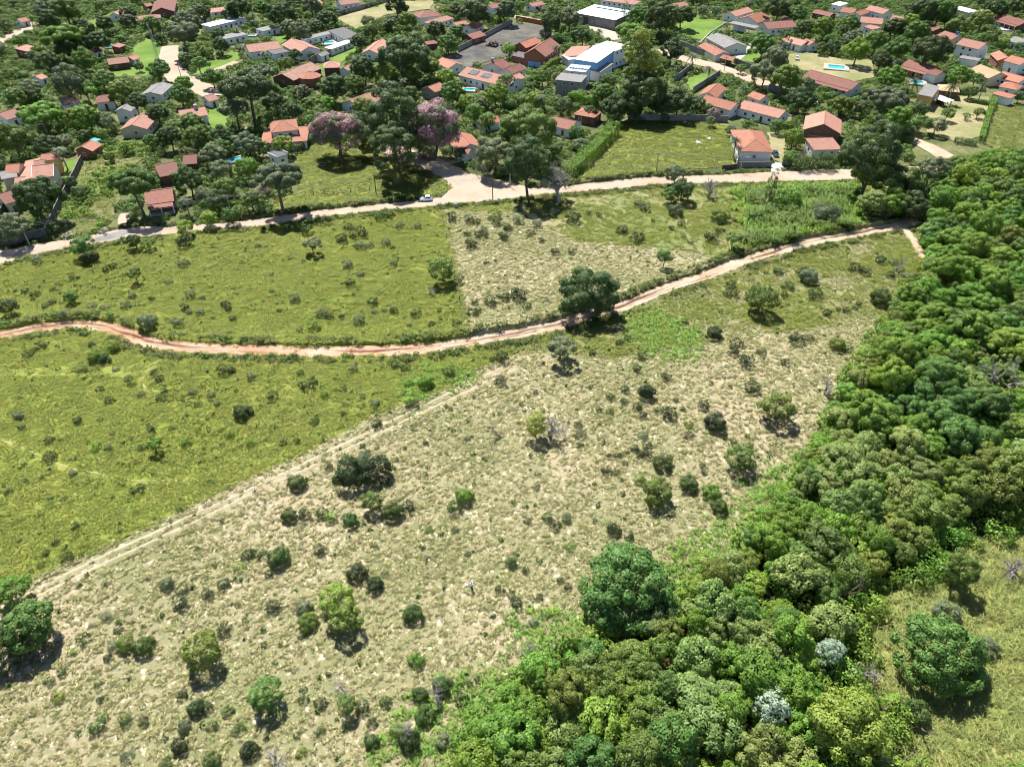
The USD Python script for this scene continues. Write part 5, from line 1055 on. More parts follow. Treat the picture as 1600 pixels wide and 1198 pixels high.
for px, py, l in ((712, 325, 'grey concrete marker box at the top of the pasture fence'), (776, 319, 'grey concrete marker box below the junction pole')):
    P = at(px, py); path = thing('marker_box', l, 'box', (P[0], P[1], tz(P[0], P[1])), 0.2); obj('body', rbox(0.8, 0.6, 1.3, 0.04, 0, 0, -0.2), M['concrete'], path); obj('lid', rbox(0.9, 0.7, 0.12, 0.03, 0, 0, 1.1), M['wall_block'], path)
heap(1441, 1193, 0.8, 'pale boulder in the clearing at the bottom edge', 'concrete', 5, 8, 'boulder')

# ------------------------------------------------------------------ garden trees of the village
VT = '''70 14 16 g;100 14 18 m;112 22 12 b;75 30 16 d;95 47 28 b u;120 60 16 d;105 70 20 d;135 47 14 d;150 63 18 d;162 36 14 d;200 21 16 d;198 31 15 g;235 38 17 m;30 62 10 m;50 88 12 d;75 95 18 d;62 80 12 b;130 95 22 o;
103 119 22 g t;160 125 16 m;190 141 20 o;212 162 18 d;45 140 20 g;62 172 30 b u;25 150 16 m;108 182 17 o;135 184 21 b;165 192 13 g;245 176 20 d;300 189 24 m;283 150 15 m;285 131 14 b;247 108 16 m;216 103 9 d;192 92 9 o;285 52 24 g u;290 30 20 g;
275 40 14 b;315 20 18 d;340 55 12 d;345 73 15 d;290 92 10 d;311 101 12 m;331 120 14 m;385 135 40 d u;365 165 24 g u;65 197 13 g;88 195 14 m;375 14 16 d;362 24 14 d;410 10 10 m;437 20 20 d;452 42 13 g;468 47 15 g;493 42 13 d;487 11 18 g;510 28 14 d;
445 102 13 m;460 88 11 d;487 88 7 d;620 10 15 d;575 35 9 g;636 32 17 m;610 36 12 g;562 64 16 d;580 50 11 m;630 76 38 d;680 46 18 d;712 50 16 m;700 66 15 m;742 14 28 d;790 18 20 g;715 13 12 d;568 108 24 d;602 112 17 o;672 100 22 o;640 115 15 m;697 116 15 b;
706 145 22 m;720 115 9 d;775 148 20 b;522 140 20 d;472 145 18 g;550 130 13 m;510 162 11 b;486 192 12 m;567 166 22 o;613 168 42 d t;525 198 38 p;676 198 40 p;693 170 11 d;741 178 18 m;730 160 13 b;795 78 13 b;410 112 20 g u;402 128 16 d;
862 30 15 d t;890 28 21 g;910 56 15 d;1000 22 22 m;986 44 29 b u;1032 26 24 d;1066 22 22 d;1042 36 13 m;852 52 9 g;1006 140 34 d;1022 112 18 o;1050 80 17 d;942 148 20 m;922 178 12 d;880 166 14 d;962 165 20 d;1060 157 22 d;1090 163 16 d;1115 177 11 p;
1103 170 12 m;1195 112 20 g;1192 72 20 m;824 192 44 o;838 156 14 b;848 122 14 m;1215 10 20 d;1245 22 17 m;1256 44 14 d;1288 42 22 b;1328 37 17 m;1284 76 10 d;1340 80 18 b;1368 66 16 m;1398 42 22 d;1440 16 22 d;1420 38 18 b;1470 18 26 m;1500 40 17 o;
1535 28 20 w;1432 52 22 m;1450 82 24 d;1405 76 18 m;1470 72 20 d;1376 97 14 d;1392 122 22 b;1213 92 18 g;1226 124 22 m;1252 152 20 d;1316 160 20 o;1286 140 9 m;1350 170 12 d;1386 152 30 g u;1440 168 15 d;1358 142 11 b;1374 184 17 o;1402 186 22 b;
1498 118 16 b;1525 122 14 m;1516 142 12 m;1570 66 11 b;1592 72 8 m;1594 148 12 d;20 220 24 m;70 230 17 d;60 312 34 d;16 360 22 g;160 212 13 o;210 292 34 m u;110 288 12 d;126 302 11 d;235 222 11 m;265 215 18 d;310 217 20 o;345 216 19 d;386 225 20 g;
295 284 25 d;345 264 20 g;332 240 18 g;325 340 13 b;385 262 18 b;352 292 16 m;338 312 16 d;392 312 15 m;360 335 12 m;432 282 36 g u;440 228 18 b;408 232 15 m;612 224 32 d t;582 228 18 o;640 218 20 d;720 240 11 m;772 236 30 g;826 244 34 d t;900 206 14 m;
1056 276 14 g;1066 296 16 d;1050 304 12 m;1370 226 40 d t;1236 248 14 b;1326 238 18 d;1342 226 15 m;1318 246 12 m;1358 272 28 o;1402 286 34 m;1422 302 24 d;1362 318 22 w;1392 322 20 b;1424 322 22 d;1456 268 20 g;1240 216 14 b;1465 192 14 g;1530 176 8 o;
1510 180 6 m;210 378 10 d;231 380 9 m;128 384 15 m;1300 150 10 m;1158 108 9 m;1175 205 9 m;1143 203 10 g;1214 196 13 m;1230 196 11 b;752 165 15 d;790 128 16 m;760 190 16 m;640 150 15 m;660 178 14 d;560 190 14 d;500 178 14 m;455 172 15 d;430 160 16 d;415 188 14 m;
348 232 14 m;300 240 12 d;170 245 8 m;195 230 10 b;1110 190 9 g;872 120 10 d;950 125 14 d;1035 165 18 d;985 170 16 d;1545 60 13 m;1480 30 14 d;1555 12 16 d;1590 10 14 d;1330 60 14 g;1262 132 14 d;1480 178 9 m;1440 190 14 m'''
CONIFERS = [(977, 19, 7), (705, 176, 8), (1224, 74, 12), (1206, 292, 10)]
PALMS = [(370, 45, 0), (378, 76, 0), (394, 24, 0), (414, 84, 0), (630, 126, 0), (870, 74, 0), (938, 50, 0), (1060, 106, 0), (1085, 86, 0), (1110, 108, 0), (1163, 138, 0), (1405, 98, 0), (1540, 132, 0), (1492, 134, 0), (1430, 128, 0), (1560, 36, 0), (290, 312, 0), (96, 236, 0), (848, 152, 0), (1152, 220, 0)]
vt_px = []; house_all = shapely.union_all(house_px)
SH = dict(t='tall', u='spread')
for e in VT.replace('\n', '').split(';'):
    a = e.split(); px, py, r = float(a[0]), float(a[1]), float(a[2])
    lab = {(525, 198): 'left of the two big pink blossoming trees above the meadow', (676, 200): 'right of the two big pink blossoming trees above the junction', (385, 135): 'huge dark umbrella shaped tree by the bend of the left lane', (630, 76): 'vast dark domed tree in the middle of the gardens',
           (613, 168): 'towering dark green tree between the two pink trees', (567, 166): 'bright yellowish green crown left of the towering dark tree', (1370, 226): 'huge dark tree beside the dirt turning place', (824, 190): 'large grey olive tree left of the tall clipped hedge', (95, 47): 'broad bright green tree in the far left corner',
           (62, 172): 'broad flat bright green tree above the left roofs', (103, 119): 'blue grey domed tree among the left gardens', (986, 44): 'wide feathery green tree before the white factory shed', (60, 312): 'big dark tree shading the cream two storey house', (432, 282): 'greyish spreading tree with a pink edge beside the road'}.get((int(px), int(py)))
    if r < 30 and house_all.distance(shapely.Point(px, py)) < r * 0.55: r *= 0.8
    plant(px, py, r * 1.12, a[3], SH.get(a[4], 'round') if len(a) > 4 else 'round', 'garden_tree', 'tree', lab, VL, 'garden trees of the village', 'garden tree')
    vt_px.append((px, py, r))
for px, py, r in CONIFERS: plant(px, py, r, 'd', 'column', 'conifer', 'tree', None, VL, 'garden trees of the village', 'conifer'); vt_px.append((px, py, r))
for px, py, r in PALMS: plant(px, py, r, 'k', lms=VL, group='palms of the village', name='palm_tree'); vt_px.append((px, py, 8))
plant(408, 300, 12, 'p', 'bush', 'shrub', 'shrub', 'pink flowering branch mass at the foot of the greyish roadside tree')
plant(665, 240, 13, 'p', 'bush', 'shrub', 'shrub', 'low pink blossom clump under the right pink tree')
# the tall eucalyptus: pale trunk with separate crowns up the stem
def eucalyptus():
    Q = at(990, 176); path = thing('eucalyptus_tree', 'very tall eucalyptus with a pale trunk above the dark trees', 'tree', (Q[0], Q[1], tz(Q[0], Q[1])), 0.4, 'garden trees of the village'); rng = np.random.default_rng(9); Vs, Fs, n = [], [], 0; ms = [tube([[0, 0, -0.4], [0.3, 0, 9], [0.2, 0.2, 18], [0.4, 0.1, 27]], [0.7, 0.5, 0.36, 0.14], 8)]
    for k in range(15):
        z = 11 + 17 * k / 14; a = rng.random() * 6.28; d = (5.6 - 3.0 * abs(k - 7) / 9) * (0.35 + 0.75 * rng.random()); R = 2.6 + 1.4 * rng.random(); c = np.array([math.cos(a) * d, math.sin(a) * d, z])
        g, _ = crown(R, 0.75, 0, 9, 1500, 0.42, 300 + k, -0.7); g.v = g.v + c; Vs.append(g); ms.append(tube([[0.25, 0.1, z - 3], c * [0.5, 0.5, 1] - [0, 0, 1.2], c], [0.16, 0.1, 0.04], 5, False))
    obj('trunk', cat(ms), M['bark_pale'], path, smooth=True); obj('crown', join(Vs), M['leaf_olive'], path)
eucalyptus(); vt_px.append((988, 85, 34))
# further garden trees where the photograph shows closed green between the roofs
blocked = shapely.union_all(house_px + [Polygon(p[2]).buffer(1) for p in LAWNS] + [Polygon(ROAD_TOP + ROAD_BOT[::-1]).buffer(6), LineString([(735, 298), (712, 276), (690, 264), (668, 254), (640, 246), (610, 236)]).buffer(10),
    LineString([(268, 72), (264, 86), (266, 104), (276, 120), (292, 128), (318, 138), (330, 150)]).buffer(7), LineString([(1035, 78), (1060, 90), (1090, 97), (1120, 104), (1150, 116), (1175, 125), (1210, 136)]).buffer(6), LineString([(-20, 72), (14, 56), (34, 47), (50, 36)]).buffer(5), LineString([(800, 24), (852, 35)]).buffer(5),
    LineString([(925, 40), (968, 62)]).buffer(6), LineString([(1441, 226), (1462, 236), (1485, 250), (1475, 268)]).buffer(16), LineString([(1152, 92), (1190, 58)]).buffer(4), LineString([(300, 122), (368, 97)]).buffer(4), LineString([(196, 352), (196, 330)]).buffer(6)])
shapely.prepare(blocked)
VILLAGE = Polygon([(-30, 372), (70, 366), (200, 340), (400, 328), (560, 300), (690, 262), (760, 268), (880, 268), (960, 190), (1140, 188), (1160, 200), (1300, 258), (1340, 250), (1420, 220), (1440, 150), (1560, 140), (1630, 150), (1630, -12), (-30, -12)])
fr = random.Random(5); extra_n = 0; VB = []
for t in range(26000):
    px, py = fr.uniform(-25, 1625), fr.uniform(-12, 345)
    if not shapely.contains_xy(VILLAGE, px, py): continue
    d = depth(at(px, py, 3.0)); r = fr.uniform(2.2, 4.0) * FPX / d
    if any((px - x) ** 2 + (1.35 * (py - y)) ** 2 < (0.80 * (r + q)) ** 2 for x, y, q in vt_px): continue
    if blocked.distance(shapely.Point(px, py)) < r * 0.85: continue
    if extra_n < 110:
        plant(px, py, r, fr.choice('mmmdddggob'), fr.choice(['round', 'round', 'bush', 'spread']), 'garden_tree', 'tree', None, VL, 'garden trees of the village', 'garden tree'); extra_n += 1; vt_px.append((px, py, r))
print('village trees', len(vt_px), 'filled', extra_n)

# ------------------------------------------------------------------ trees and shrubs of the fields
big = [  # px, py, r, tone, shape, label, size
 (920, 460, 50, 'd', 'dome', 'big dark dome shaped tree standing on the edge of the dirt track', 'x'), (690, 422, 20, 'm', 'round', 'leafy dark green tree at the pasture fence line', 'm'), (717, 437, 7, 'd', 'round', 'small round tree right of the fence line tree', 's'),
 (1190, 466, 24, 'm', 'round', 'round dark green tree alone on the slope below the track', 'm'), (876, 540, 23, 'g', 'spread', 'umbrella shaped tree with a bare trunk below the track', 'm'), (1038, 402, 11, 'm', 'sapling', 'thin trunked small tree just above the track', 'm'),
 (1215, 637, 25, 'o', 'round', 'olive green tree with a long shadow near the wood edge', 'm'), (1158, 713, 23, 'm', 'round', 'round tree on a clear trunk casting a big shadow by the wood', 'm'), (1028, 768, 24, 'o', 'dome', 'dense olive tree left of the long shadow tree', 'm'),
 (545, 738, 26, 'd', 'bush', 'left half of the wide dark thicket below the ruts', 'm'), (586, 733, 25, 'd', 'bush', 'right half of the wide dark thicket below the ruts', 'm'), (565, 722, 16, 'g', 'bush', 'grey twiggy crown at the back of the wide dark thicket', 'm'),
 (580, 782, 17, 'o', 'round', 'olive bush in front of the wide dark thicket', 'm'), (613, 796, 16, 'm', 'bush', 'green bush at lower right of the wide dark thicket', 'm'), (725, 773, 14, 'b', 'bush', 'fresh green bush alone in the straw field', 'm'),
 (522, 935, 27, 'y', 'round', 'yellow green tree top with bright new leaves in the lower field', 'm'), (535, 965, 26, 'o', 'round', 'olive lower half of the yellow green tree', 'm'), (480, 968, 15, 'o', 'bush', 'olive side branch mass left of the yellow green tree', 'm'),
 (556, 892, 15, 'd', 'bush', 'left of two round dark shrubs behind the yellow green tree', 'm'), (584, 911, 13, 'd', 'bush', 'right of two round dark shrubs behind the yellow green tree', 'm'), (473, 946, 13, 'g', 'bush', 'blue green shrub left of the yellow green tree', 'm'),
 (314, 1013, 30, 'o', 'round', 'olive green tree with a deep shadow in the lower left', 'm'), (196, 1004, 14, 'o', 'bush', 'left part of the low olive bush near the left grove', 'm'), (222, 1008, 16, 'm', 'bush', 'right darker part of the low olive bush near the left grove', 'm'),
 (418, 1083, 27, 'm', 'round', 'green tree with side shadow near the bottom left', 'm'), (18, 930, 27, 'b', 'round', 'bright green tree at the back of the left edge grove', 'm'), (48, 975, 40, 'm', 'round', 'dark green main tree of the left edge grove', 'l'), (4, 998, 36, 'd', 'round', 'darkest tree of the left edge grove at the photo edge', 'l'),
 (983, 908, 76, 'm', 'dome', 'big feathery green tree at the tip of the dry field', 'x'), (942, 962, 26, 'm', 'round', 'small green tree at the left foot of the big feathery tree', 'm'), (1030, 962, 34, 'd', 'round', 'shaded tree at the right foot of the big feathery tree', 'l'), (958, 826, 10, 'd', 'bush', 'dark bush just behind the big feathery tree', 's'),
 (1119, 662, 17, 'd', 'bush', 'dark bush with a grey twiggy head near the olive tree', 'm'), (1010, 615, 14, 'd', 'bush', 'dark round bush in the middle of the right slope', 'm'), (378, 645, 14, 'd', 'bush', 'dark glossy bush in the left meadow', 'm'), (241, 696, 13, 'b', 'spread', 'lone flat topped sapling with its round shadow in the meadow', 'm'),
 (216, 766, 10, 'd', 'bush', 'dark round bush at the end of the meadow footpath', 's'), (12, 478, 14, 'd', 'round', 'small dark tree at the left end of the eroded track', 'm'), (231, 506, 15, 'g', 'bush', 'grey green bush overhanging the bend of the eroded track', 'm'), (289, 356, 13, 'y', 'round', 'bright yellowish tree standing on the road verge', 'm'),
 (288, 378, 11, 'd', 'bush', 'dark bush under the bright roadside tree', 's'), (209, 424, 10, 'm', 'sapling', 'thin trunked young tree in the upper left pasture', 'm'), (109, 462, 11, 'm', 'round', 'small green tree above the eroded track bend', 'm'), (1146, 376, 15, 'w', 'spread', 'pale green young tree near the upper track', 'm'),
 (1470, 1018, 66, 'm', 'dome', 'big dark green tree standing alone in the clearing', 'x'), (1428, 1115, 22, 'm', 'bush', 'green bush with dead sticks in the clearing', 'm'), (1502, 893, 26, 'o', 'tall', 'tall olive tree at the head of the clearing', 'l'), (1478, 960, 18, 'g', 'bush', 'blue green shrub behind the lone clearing tree', 'm'), (1540, 1015, 18, 'g', 'bush', 'pale sparse shrub right of the lone clearing tree', 'm'),
 (487, 380, 15, 'g', 'spread', 'thin grey green tree in the upper pasture', 'm'), (640, 1158, 17, 'd', 'bush', 'dark bush in the grey thicket near the bottom', 'm'), (665, 1116, 16, 'm', 'bush', 'green bush right of the grey thicket', 'm'), (540, 1098, 15, 'm', 'tall', 'narrow green tree under a grey leafless top', 'm'),
 (1230, 315, 20, 'b', 'bush', 'bright reed like clump at the roadside scrub', 'm'), (1290, 335, 20, 'g', 'bush', 'pale green scrub clump before the dark corner trees', 'm'),
]
for px, py, r, tn, sh, lab, sz in big: plant(px, py, r, tn, sh, 'field_tree' if sh != 'bush' else 'large_shrub', 'tree' if sh != 'bush' else 'shrub', lab, sz=sz)
bare = [(1110, 292, 19, 'leafless round grey tree by the village road'), (860, 662, 24, 'grey bare half of the half yellow tree'), (672, 453, 10, 'small leafless grey tree below the fence line tree'), (1119, 648, 13, 'grey twiggy head of the dark bush by the olive tree'), (535, 1070, 20, 'pale dead tree standing over the narrow green tree'),
        (640, 1135, 18, 'grey leafless shrub at the heart of the bottom thicket'), (425, 1185, 26, 'large grey leafless bush at the bottom edge'), (682, 1078, 22, 'thin leafless tree with a tall stem near the wood tip'), (1292, 604, 18, 'dark forked dead tree at the wood edge'), (1570, 580, 38, 'large grey leafless tree inside the right wood'),
        (1352, 1046, 28, 'fallen looking pale grey tree in the clearing'), (1405, 412, 15, 'grey twiggy shrub at the top of the wood edge'), (1075, 305, 10, 'pale leafless shrub near the grey green roadside tree'), (1590, 885, 24, 'leafless branches at the right edge of the clearing'), (1385, 1190, 22, 'pale dead twigs at the bottom of the clearing'),
        (1135, 890, 18, 'grey twigs at the wood edge beside the big feathery tree'), (810, 460, 0, ''), (1448, 800, 20, 'grey twiggy tree in the heart of the wood'), (905, 1165, 30, 'grey twig patch in the bottom wood'), (832, 1015, 16, 'grey twiggy bush at the tip of the wood edge')]
for px, py, r, lab in bare:
    if r: plant(px, py, r, 'x', 'round', 'bare_tree', 'tree', lab)
plant(838, 658, 18, 'y', 'tall', 'field_tree', 'tree', 'yellow leaved half of the half bare tree in the straw field', sz='m')
plant(874, 288, 30, 'x', 'round', 'bare_tree', 'tree', 'tall thin tree with sparse pale foliage before the road')
plant(870, 282, 24, 'g', 'spread', 'thin_foliage', 'tree', 'sparse leaf veil on the tall thin roadside tree', sz='s')
SHR = '''58 406 8 g;140 402 12 d;165 420 5 d;176 414 5 d;113 432 5 m;88 440 4 g;82 450 4 d;38 452 5 m;53 457 6 d;50 466 3 d;69 476 5 m;80 470 5 d;144 476 7 g;163 481 7 g;195 476 8 g;207 460 6 g;236 466 4 d;262 440 6 g;286 410 9 g;297 460 8 g;316 465 5 g;288 480 6 d;295 487 5 g;312 487 7 g;352 476 6 d;357 482 5 d;364 497 5 d;278 505 10 g;103 493 9 g;
424 428 3 m;425 455 4 m;460 466 9 g;437 486 4 d;503 490 9 g;515 495 6 d;489 511 9 b;468 517 5 g;542 413 9 g;548 443 7 d;563 428 6 g;615 412 6 g;583 472 7 m;585 488 5 g;601 485 5 g;615 486 6 d;650 490 7 m;560 502 10 g;675 508 5 d;713 507 6 d;640 510 4 g;534 495 4 d;
502 342 9 d;488 345 6 d;460 350 8 m;480 357 9 m;535 372 8 d;545 354 6 d;560 362 10 d;563 383 8 g;578 382 7 g;602 378 8 g;613 386 4 m;625 352 7 g;653 353 6 g;595 338 8 m;610 336 6 m;402 382 5 g;706 337 6 d;707 345 5 d;732 343 8 g;745 347 5 d;772 336 9 b;776 350 6 d;755 362 7 g;750 368 8 d;735 383 8 d;786 370 6 d;790 356 6 m;794 358 6 m;730 365 5 m;788 374 5 d;
806 330 4 g;810 345 9 g;828 365 6 d;838 352 8 g;846 378 4 d;868 395 6 d;893 394 5 d;895 340 10 d;920 333 4 d;936 335 4 d;972 357 8 d;995 368 10 d;1020 343 3 d;1035 395 7 b;1049 355 4 d;1065 348 5 d;1008 323 8 g;998 318 7 g;1055 328 12 g;1112 372 9 d;1125 360 6 d;1080 377 5 g;1068 368 4 g;1146 345 4 d;1125 338 12 o;
811 463 9 d;823 480 6 m;809 474 4 m;805 458 6 d;767 472 8 m;742 474 5 m;740 490 7 m;747 487 5 m;790 467 6 d;780 465 4 m;760 412 4 d;953 433 4 d;975 518 5 d;980 530 5 d;925 552 5 d;968 536 5 d;995 578 6 d;1003 558 6 m;1040 592 7 d;1115 523 11 d;1149 539 9 d;1146 552 7 d;1165 567 10 d;1190 553 6 m;1143 445 7 d;1142 456 9 m;1070 505 4 m;
1215 424 6 m;1232 445 7 m;1265 432 14 g;1256 425 9 d;1275 458 10 m;1225 460 5 m;1293 489 6 d;1310 483 4 d;1323 485 5 m;1342 475 4 d;1335 480 4 m;1245 530 10 d;1264 527 6 m;1307 540 11 o;1325 545 6 o;1226 568 6 d;1336 418 8 d;1353 425 7 d;1376 407 7 d;1392 430 6 d;1415 432 7 g;1378 465 14 m;1396 410 7 g;
838 610 4 d;903 661 6 d;908 675 9 g;906 692 5 d;935 639 5 m;954 642 5 m;977 609 6 d;975 628 5 d;953 620 6 m;995 637 7 d;1005 650 5 d;1028 643 5 m;1045 648 10 d;1055 628 4 d;1066 641 4 m;1098 636 8 d;1076 665 6 b;1077 681 6 d;1004 680 8 g;1010 695 6 d;992 700 6 d;980 705 3 d;1000 710 6 d;1012 710 7 d;965 710 5 d;977 722 4 d;952 710 4 d;948 733 7 d;1035 722 13 m;1037 714 8 g;1000 746 8 b;1076 755 13 m;1097 727 4 d;1100 738 4 d;
1150 757 6 g;1112 770 13 b;1125 792 11 m;1176 607 10 d;1145 690 5 m;929 754 3 d;838 757 6 g;962 735 5 m;482 603 10 d;426 621 8 m;508 619 6 b;537 610 5 m;566 621 5 g;587 631 8 g;539 633 5 g;491 660 6 m;536 648 4 d;443 692 5 d;464 690 5 d;645 632 8 m;588 663 7 d;571 707 6 d;513 727 6 m;463 751 13 m;635 789 9 d;664 690 4 d;729 684 4 d;709 791 10 m;
156 607 5 d;170 624 6 d;221 616 6 g;257 611 5 d;252 622 7 m;302 614 7 g;330 618 6 g;308 630 4 m;340 632 5 g;122 657 6 d;29 650 8 g;32 653 4 d;34 667 6 g;77 688 6 d;80 715 9 d;152 697 6 b;176 678 5 g;170 700 6 g;150 704 5 b;236 670 5 d;222 700 5 m;289 692 7 b;318 700 3 b;310 673 5 b;360 680 6 b;391 692 6 b;115 743 6 g;15 768 6 g;102 782 4 m;205 684 4 g;204 600 5 m;180 577 5 g;
120 825 6 d;89 850 5 d;74 866 5 d;105 874 8 d;65 884 5 m;385 865 8 d;372 884 8 b;348 910 8 d;323 925 8 d;260 911 12 g;283 920 8 m;282 940 10 d;167 963 8 g;184 985 6 d;350 980 10 d;370 942 4 m;452 803 11 m;474 803 9 d;516 806 8 b;503 800 8 m;546 810 11 m;670 824 5 b;499 856 8 d;433 868 15 m;403 866 6 d;419 894 6 d;425 944 10 d;646 958 14 m;780 919 6 d;731 862 4 d;798 875 8 m;711 825 4 m;471 990 5 d;
825 810 5 d;867 817 8 d;856 805 7 m;886 806 8 g;958 825 9 d;984 835 6 d;890 853 7 b;843 930 5 d;821 888 5 d;888 915 5 d;800 880 6 d;808 940 8 d;800 930 6 g;835 970 8 g;876 905 5 m;130 1005 5 m;175 1010 9 g;168 1027 6 d;97 1050 6 m;78 1063 7 m;92 1087 8 y;84 1087 5 d;152 1068 5 m;155 1091 5 d;160 1116 7 b;150 1133 10 m;195 1122 8 m;222 1125 7 d;283 1083 7 d;305 1104 12 d;322 1104 8 d;353 1108 8 m;288 1132 11 g;
280 1162 11 d;330 1130 7 m;372 1135 8 m;195 1180 9 g;390 1170 13 d;330 1186 12 m;258 1190 8 m;115 1020 4 b;512 1050 4 d;472 1090 7 m;501 1095 8 d;567 1101 10 d;580 1127 7 d;602 1095 8 m;650 1030 11 b;720 1090 9 d;733 1067 5 d;747 1060 6 m;780 1060 5 m;580 1156 11 m;470 1172 7 b;463 1147 5 m;692 1156 13 g;620 1140 10 o;655 1085 12 m;690 1070 14 m;500 1140 6 m;40 1010 5 m;
142 538 5 d;150 555 12 b;172 540 10 b;163 562 8 d;62 538 7 d;43 550 7 m;125 575 8 w;200 590 6 g;380 560 5 m;350 578 10 m;362 580 6 d;392 590 8 g;250 592 6 d;180 545 6 m;552 579 7 g;470 585 5 m;618 572 6 d;634 575 7 d;640 600 6 b;665 597 12 b;700 580 8 m;690 557 4 d;785 557 9 d;770 560 5 m;782 590 8 d;786 598 6 g;240 582 5 d'''
for e in SHR.replace('\n', '').split(';'):
    a = e.split(); px, py, r = map(float, a[:3]); big_ = r >= 12
    plant(px, py, r * (0.95 if a[3] == 'g' else 1.1), a[3], 'bush', 'shrub', 'shrub', None, FL, 'shrubs dotted over the fields', 'shrub', sz='m' if r >= 11 else 's', desc=('large ' if big_ else '' if r > 6 else 'small ') + TONE[a[3]][1] + ' shrub')
# fallen branches
def branch(px, py, L, a, label, seed):
    P = at(px, py); path = thing('fallen_branch', label, 'branch', (P[0], P[1], tz(P[0], P[1])), a); m = bare_mesh(L * 0.45, L, seed, 3, 0.03, 0.5, 2); m.apply_transform(trimesh.transformations.rotation_matrix(1.35, [1, 0, 0])); obj('limb', m, M['bark_brown'], path)
branch(766, 690, 3.4, 0.3, 'left of two dark broken branches on the straw field', 1); branch(786, 680, 3.4, -1.0, 'right of two dark broken branches on the straw field', 2); branch(660, 862, 3.6, 0.8, 'dark broken branch lying left of the person', 3)
branch(1275, 958, 8.0, 1.9, 'long pale fallen trunk at the edge of the clearing wood', 4); branch(1440, 1122, 5.5, -0.8, 'dead stick fallen beside the clearing bush', 6)

# ------------------------------------------------------------------ the wood on the right
special = [(1205, 1108, 27, 's', 'tall', 'round silvery white leaved tree in the lower wood'), (1295, 1020, 22, 's', 'tall', 'smaller pale silvery tree near the clearing'), (1330, 1138, 58, 'y', 'round', 'large lime yellow leaved tree beside the clearing'), (1315, 655, 22, 'w', 'forest', 'pale yellowish tree at the left side of the wood'),
           (1520, 590, 20, 'w', 'forest', 'cream green topped tree left of the grey bare tree'), (1500, 575, 18, 'w', 'forest', 'pale green crown behind the cream topped tree'), (1300, 970, 36, 'w', 'forest', 'pale feathery olive tree at the clearing edge'), (1240, 900, 36, 'w', 'forest', 'pale olive broad crown in the lower wood'), (1115, 1135, 40, 'w', 'forest', 'pale yellow green crown near the bottom of the wood'),
           (1365, 880, 24, 'y', 'forest', 'yellowish crown at the upper end of the clearing'), (1455, 725, 16, 'y', 'forest', 'small yellow green crown in the middle of the wood'), (1085, 1025, 34, 'w', 'forest', 'pale crown right of the orange flowering tree'), (1340, 940, 15, 'b', 'forest', 'blue green leafy crown at the edge of the clearing')]
wood = []
for px, py, r, tn, sh, lab in special:
    pa, loc, R = plant(px, py, r, tn, sh, 'woodland_tree', 'tree', lab, WL, 'trees of the wood on the right', 'woodland tree'); wood.append((loc[0], loc[1] - 0.35 * R, R * 1.3))
pa, loc, R = plant(1045, 1050, 20, 'f', 'forest', 'woodland_tree', 'tree', 'green tree carrying orange red flowers in the lower wood', WL); wood.append((loc[0], loc[1], R))
for px, py, r in ((1470, 1015, 60), (1500, 898, 30), (985, 900, 70), (1570, 600, 44)):
    Q = at(px, py, 4); wood.append((Q[0], Q[1], r * depth(Q) / FPX * 0.8))
crown_zone = poly(FOREST_EDGE + [(1700, 1230)], 5.0).difference(poly(GLADE, 3.0).buffer(4.2)).intersection(poly([(-60, 200), (1680, 200), (1680, 1260), (-60, 1260)], 5.0))
shapely.prepare(crown_zone); x0, y0, x1, y1 = crown_zone.bounds; fr = random.Random(8); cand = []; wood0 = None
for t in range(60000):
    x, y = fr.uniform(x0, x1), fr.uniform(y0, y1)
    if not shapely.contains_xy(crown_zone, x, y): continue
    e = crown_zone.exterior.distance(shapely.Point(x, y)) if crown_zone.geom_type == 'Polygon' else 5
    R = fr.choice([2.4, 2.8, 3.2, 3.6, 4.0, 4.4]) * (0.75 if e < 2.5 else 1.0) * (0.85 if y < 70 else 1.0)
    if e < R * 0.35: continue
    if any((x - a) ** 2 + (y - b) ** 2 < (0.63 * (R + q)) ** 2 for a, b, q in wood): continue
    wood.append((x, y, R)); cand.append((x, y, R))
print('wood', len(cand))
cand.sort(key=lambda c: c[1]); rest = cand[285:]; print('wood kept', len(cand[:285]), 'rest', len(rest))
for x, y, R in cand[:285]:
    low = y < 105; n = 1.6 * (meshkit.noise([[x / 17, y / 17, 0]], 6)[0] - 0.5) + 0.5 + fr.uniform(-0.22, 0.22)
    tn = ('o' if n > 0.85 else 'w' if n > 0.66 else 'b' if n > 0.24 else 'm') if low else ('o' if n > 0.95 else 'w' if n > 0.9 else 'b' if n > 0.3 else 'm')
    p, R0 = tree_proto(fr.choice(['forest', 'forest', 'round']), TONE[tn][0], 'l' if R > 3.1 else 'm', fr.randrange(3)); k = R / R0; px, py = pix([x, y, 1.3 * R])
    pa = copy(p, 'woodland_tree', None, 'tree', (x, y, tz(x, y)), fr.random() * 6.28, (k * fr.uniform(0.9, 1.2), k * fr.uniform(0.9, 1.2), k * fr.uniform(0.85, 1.4)), 'trees of the wood on the right')
    later(pa, f'{TONE[tn][1]} woodland tree', px, py, WL)

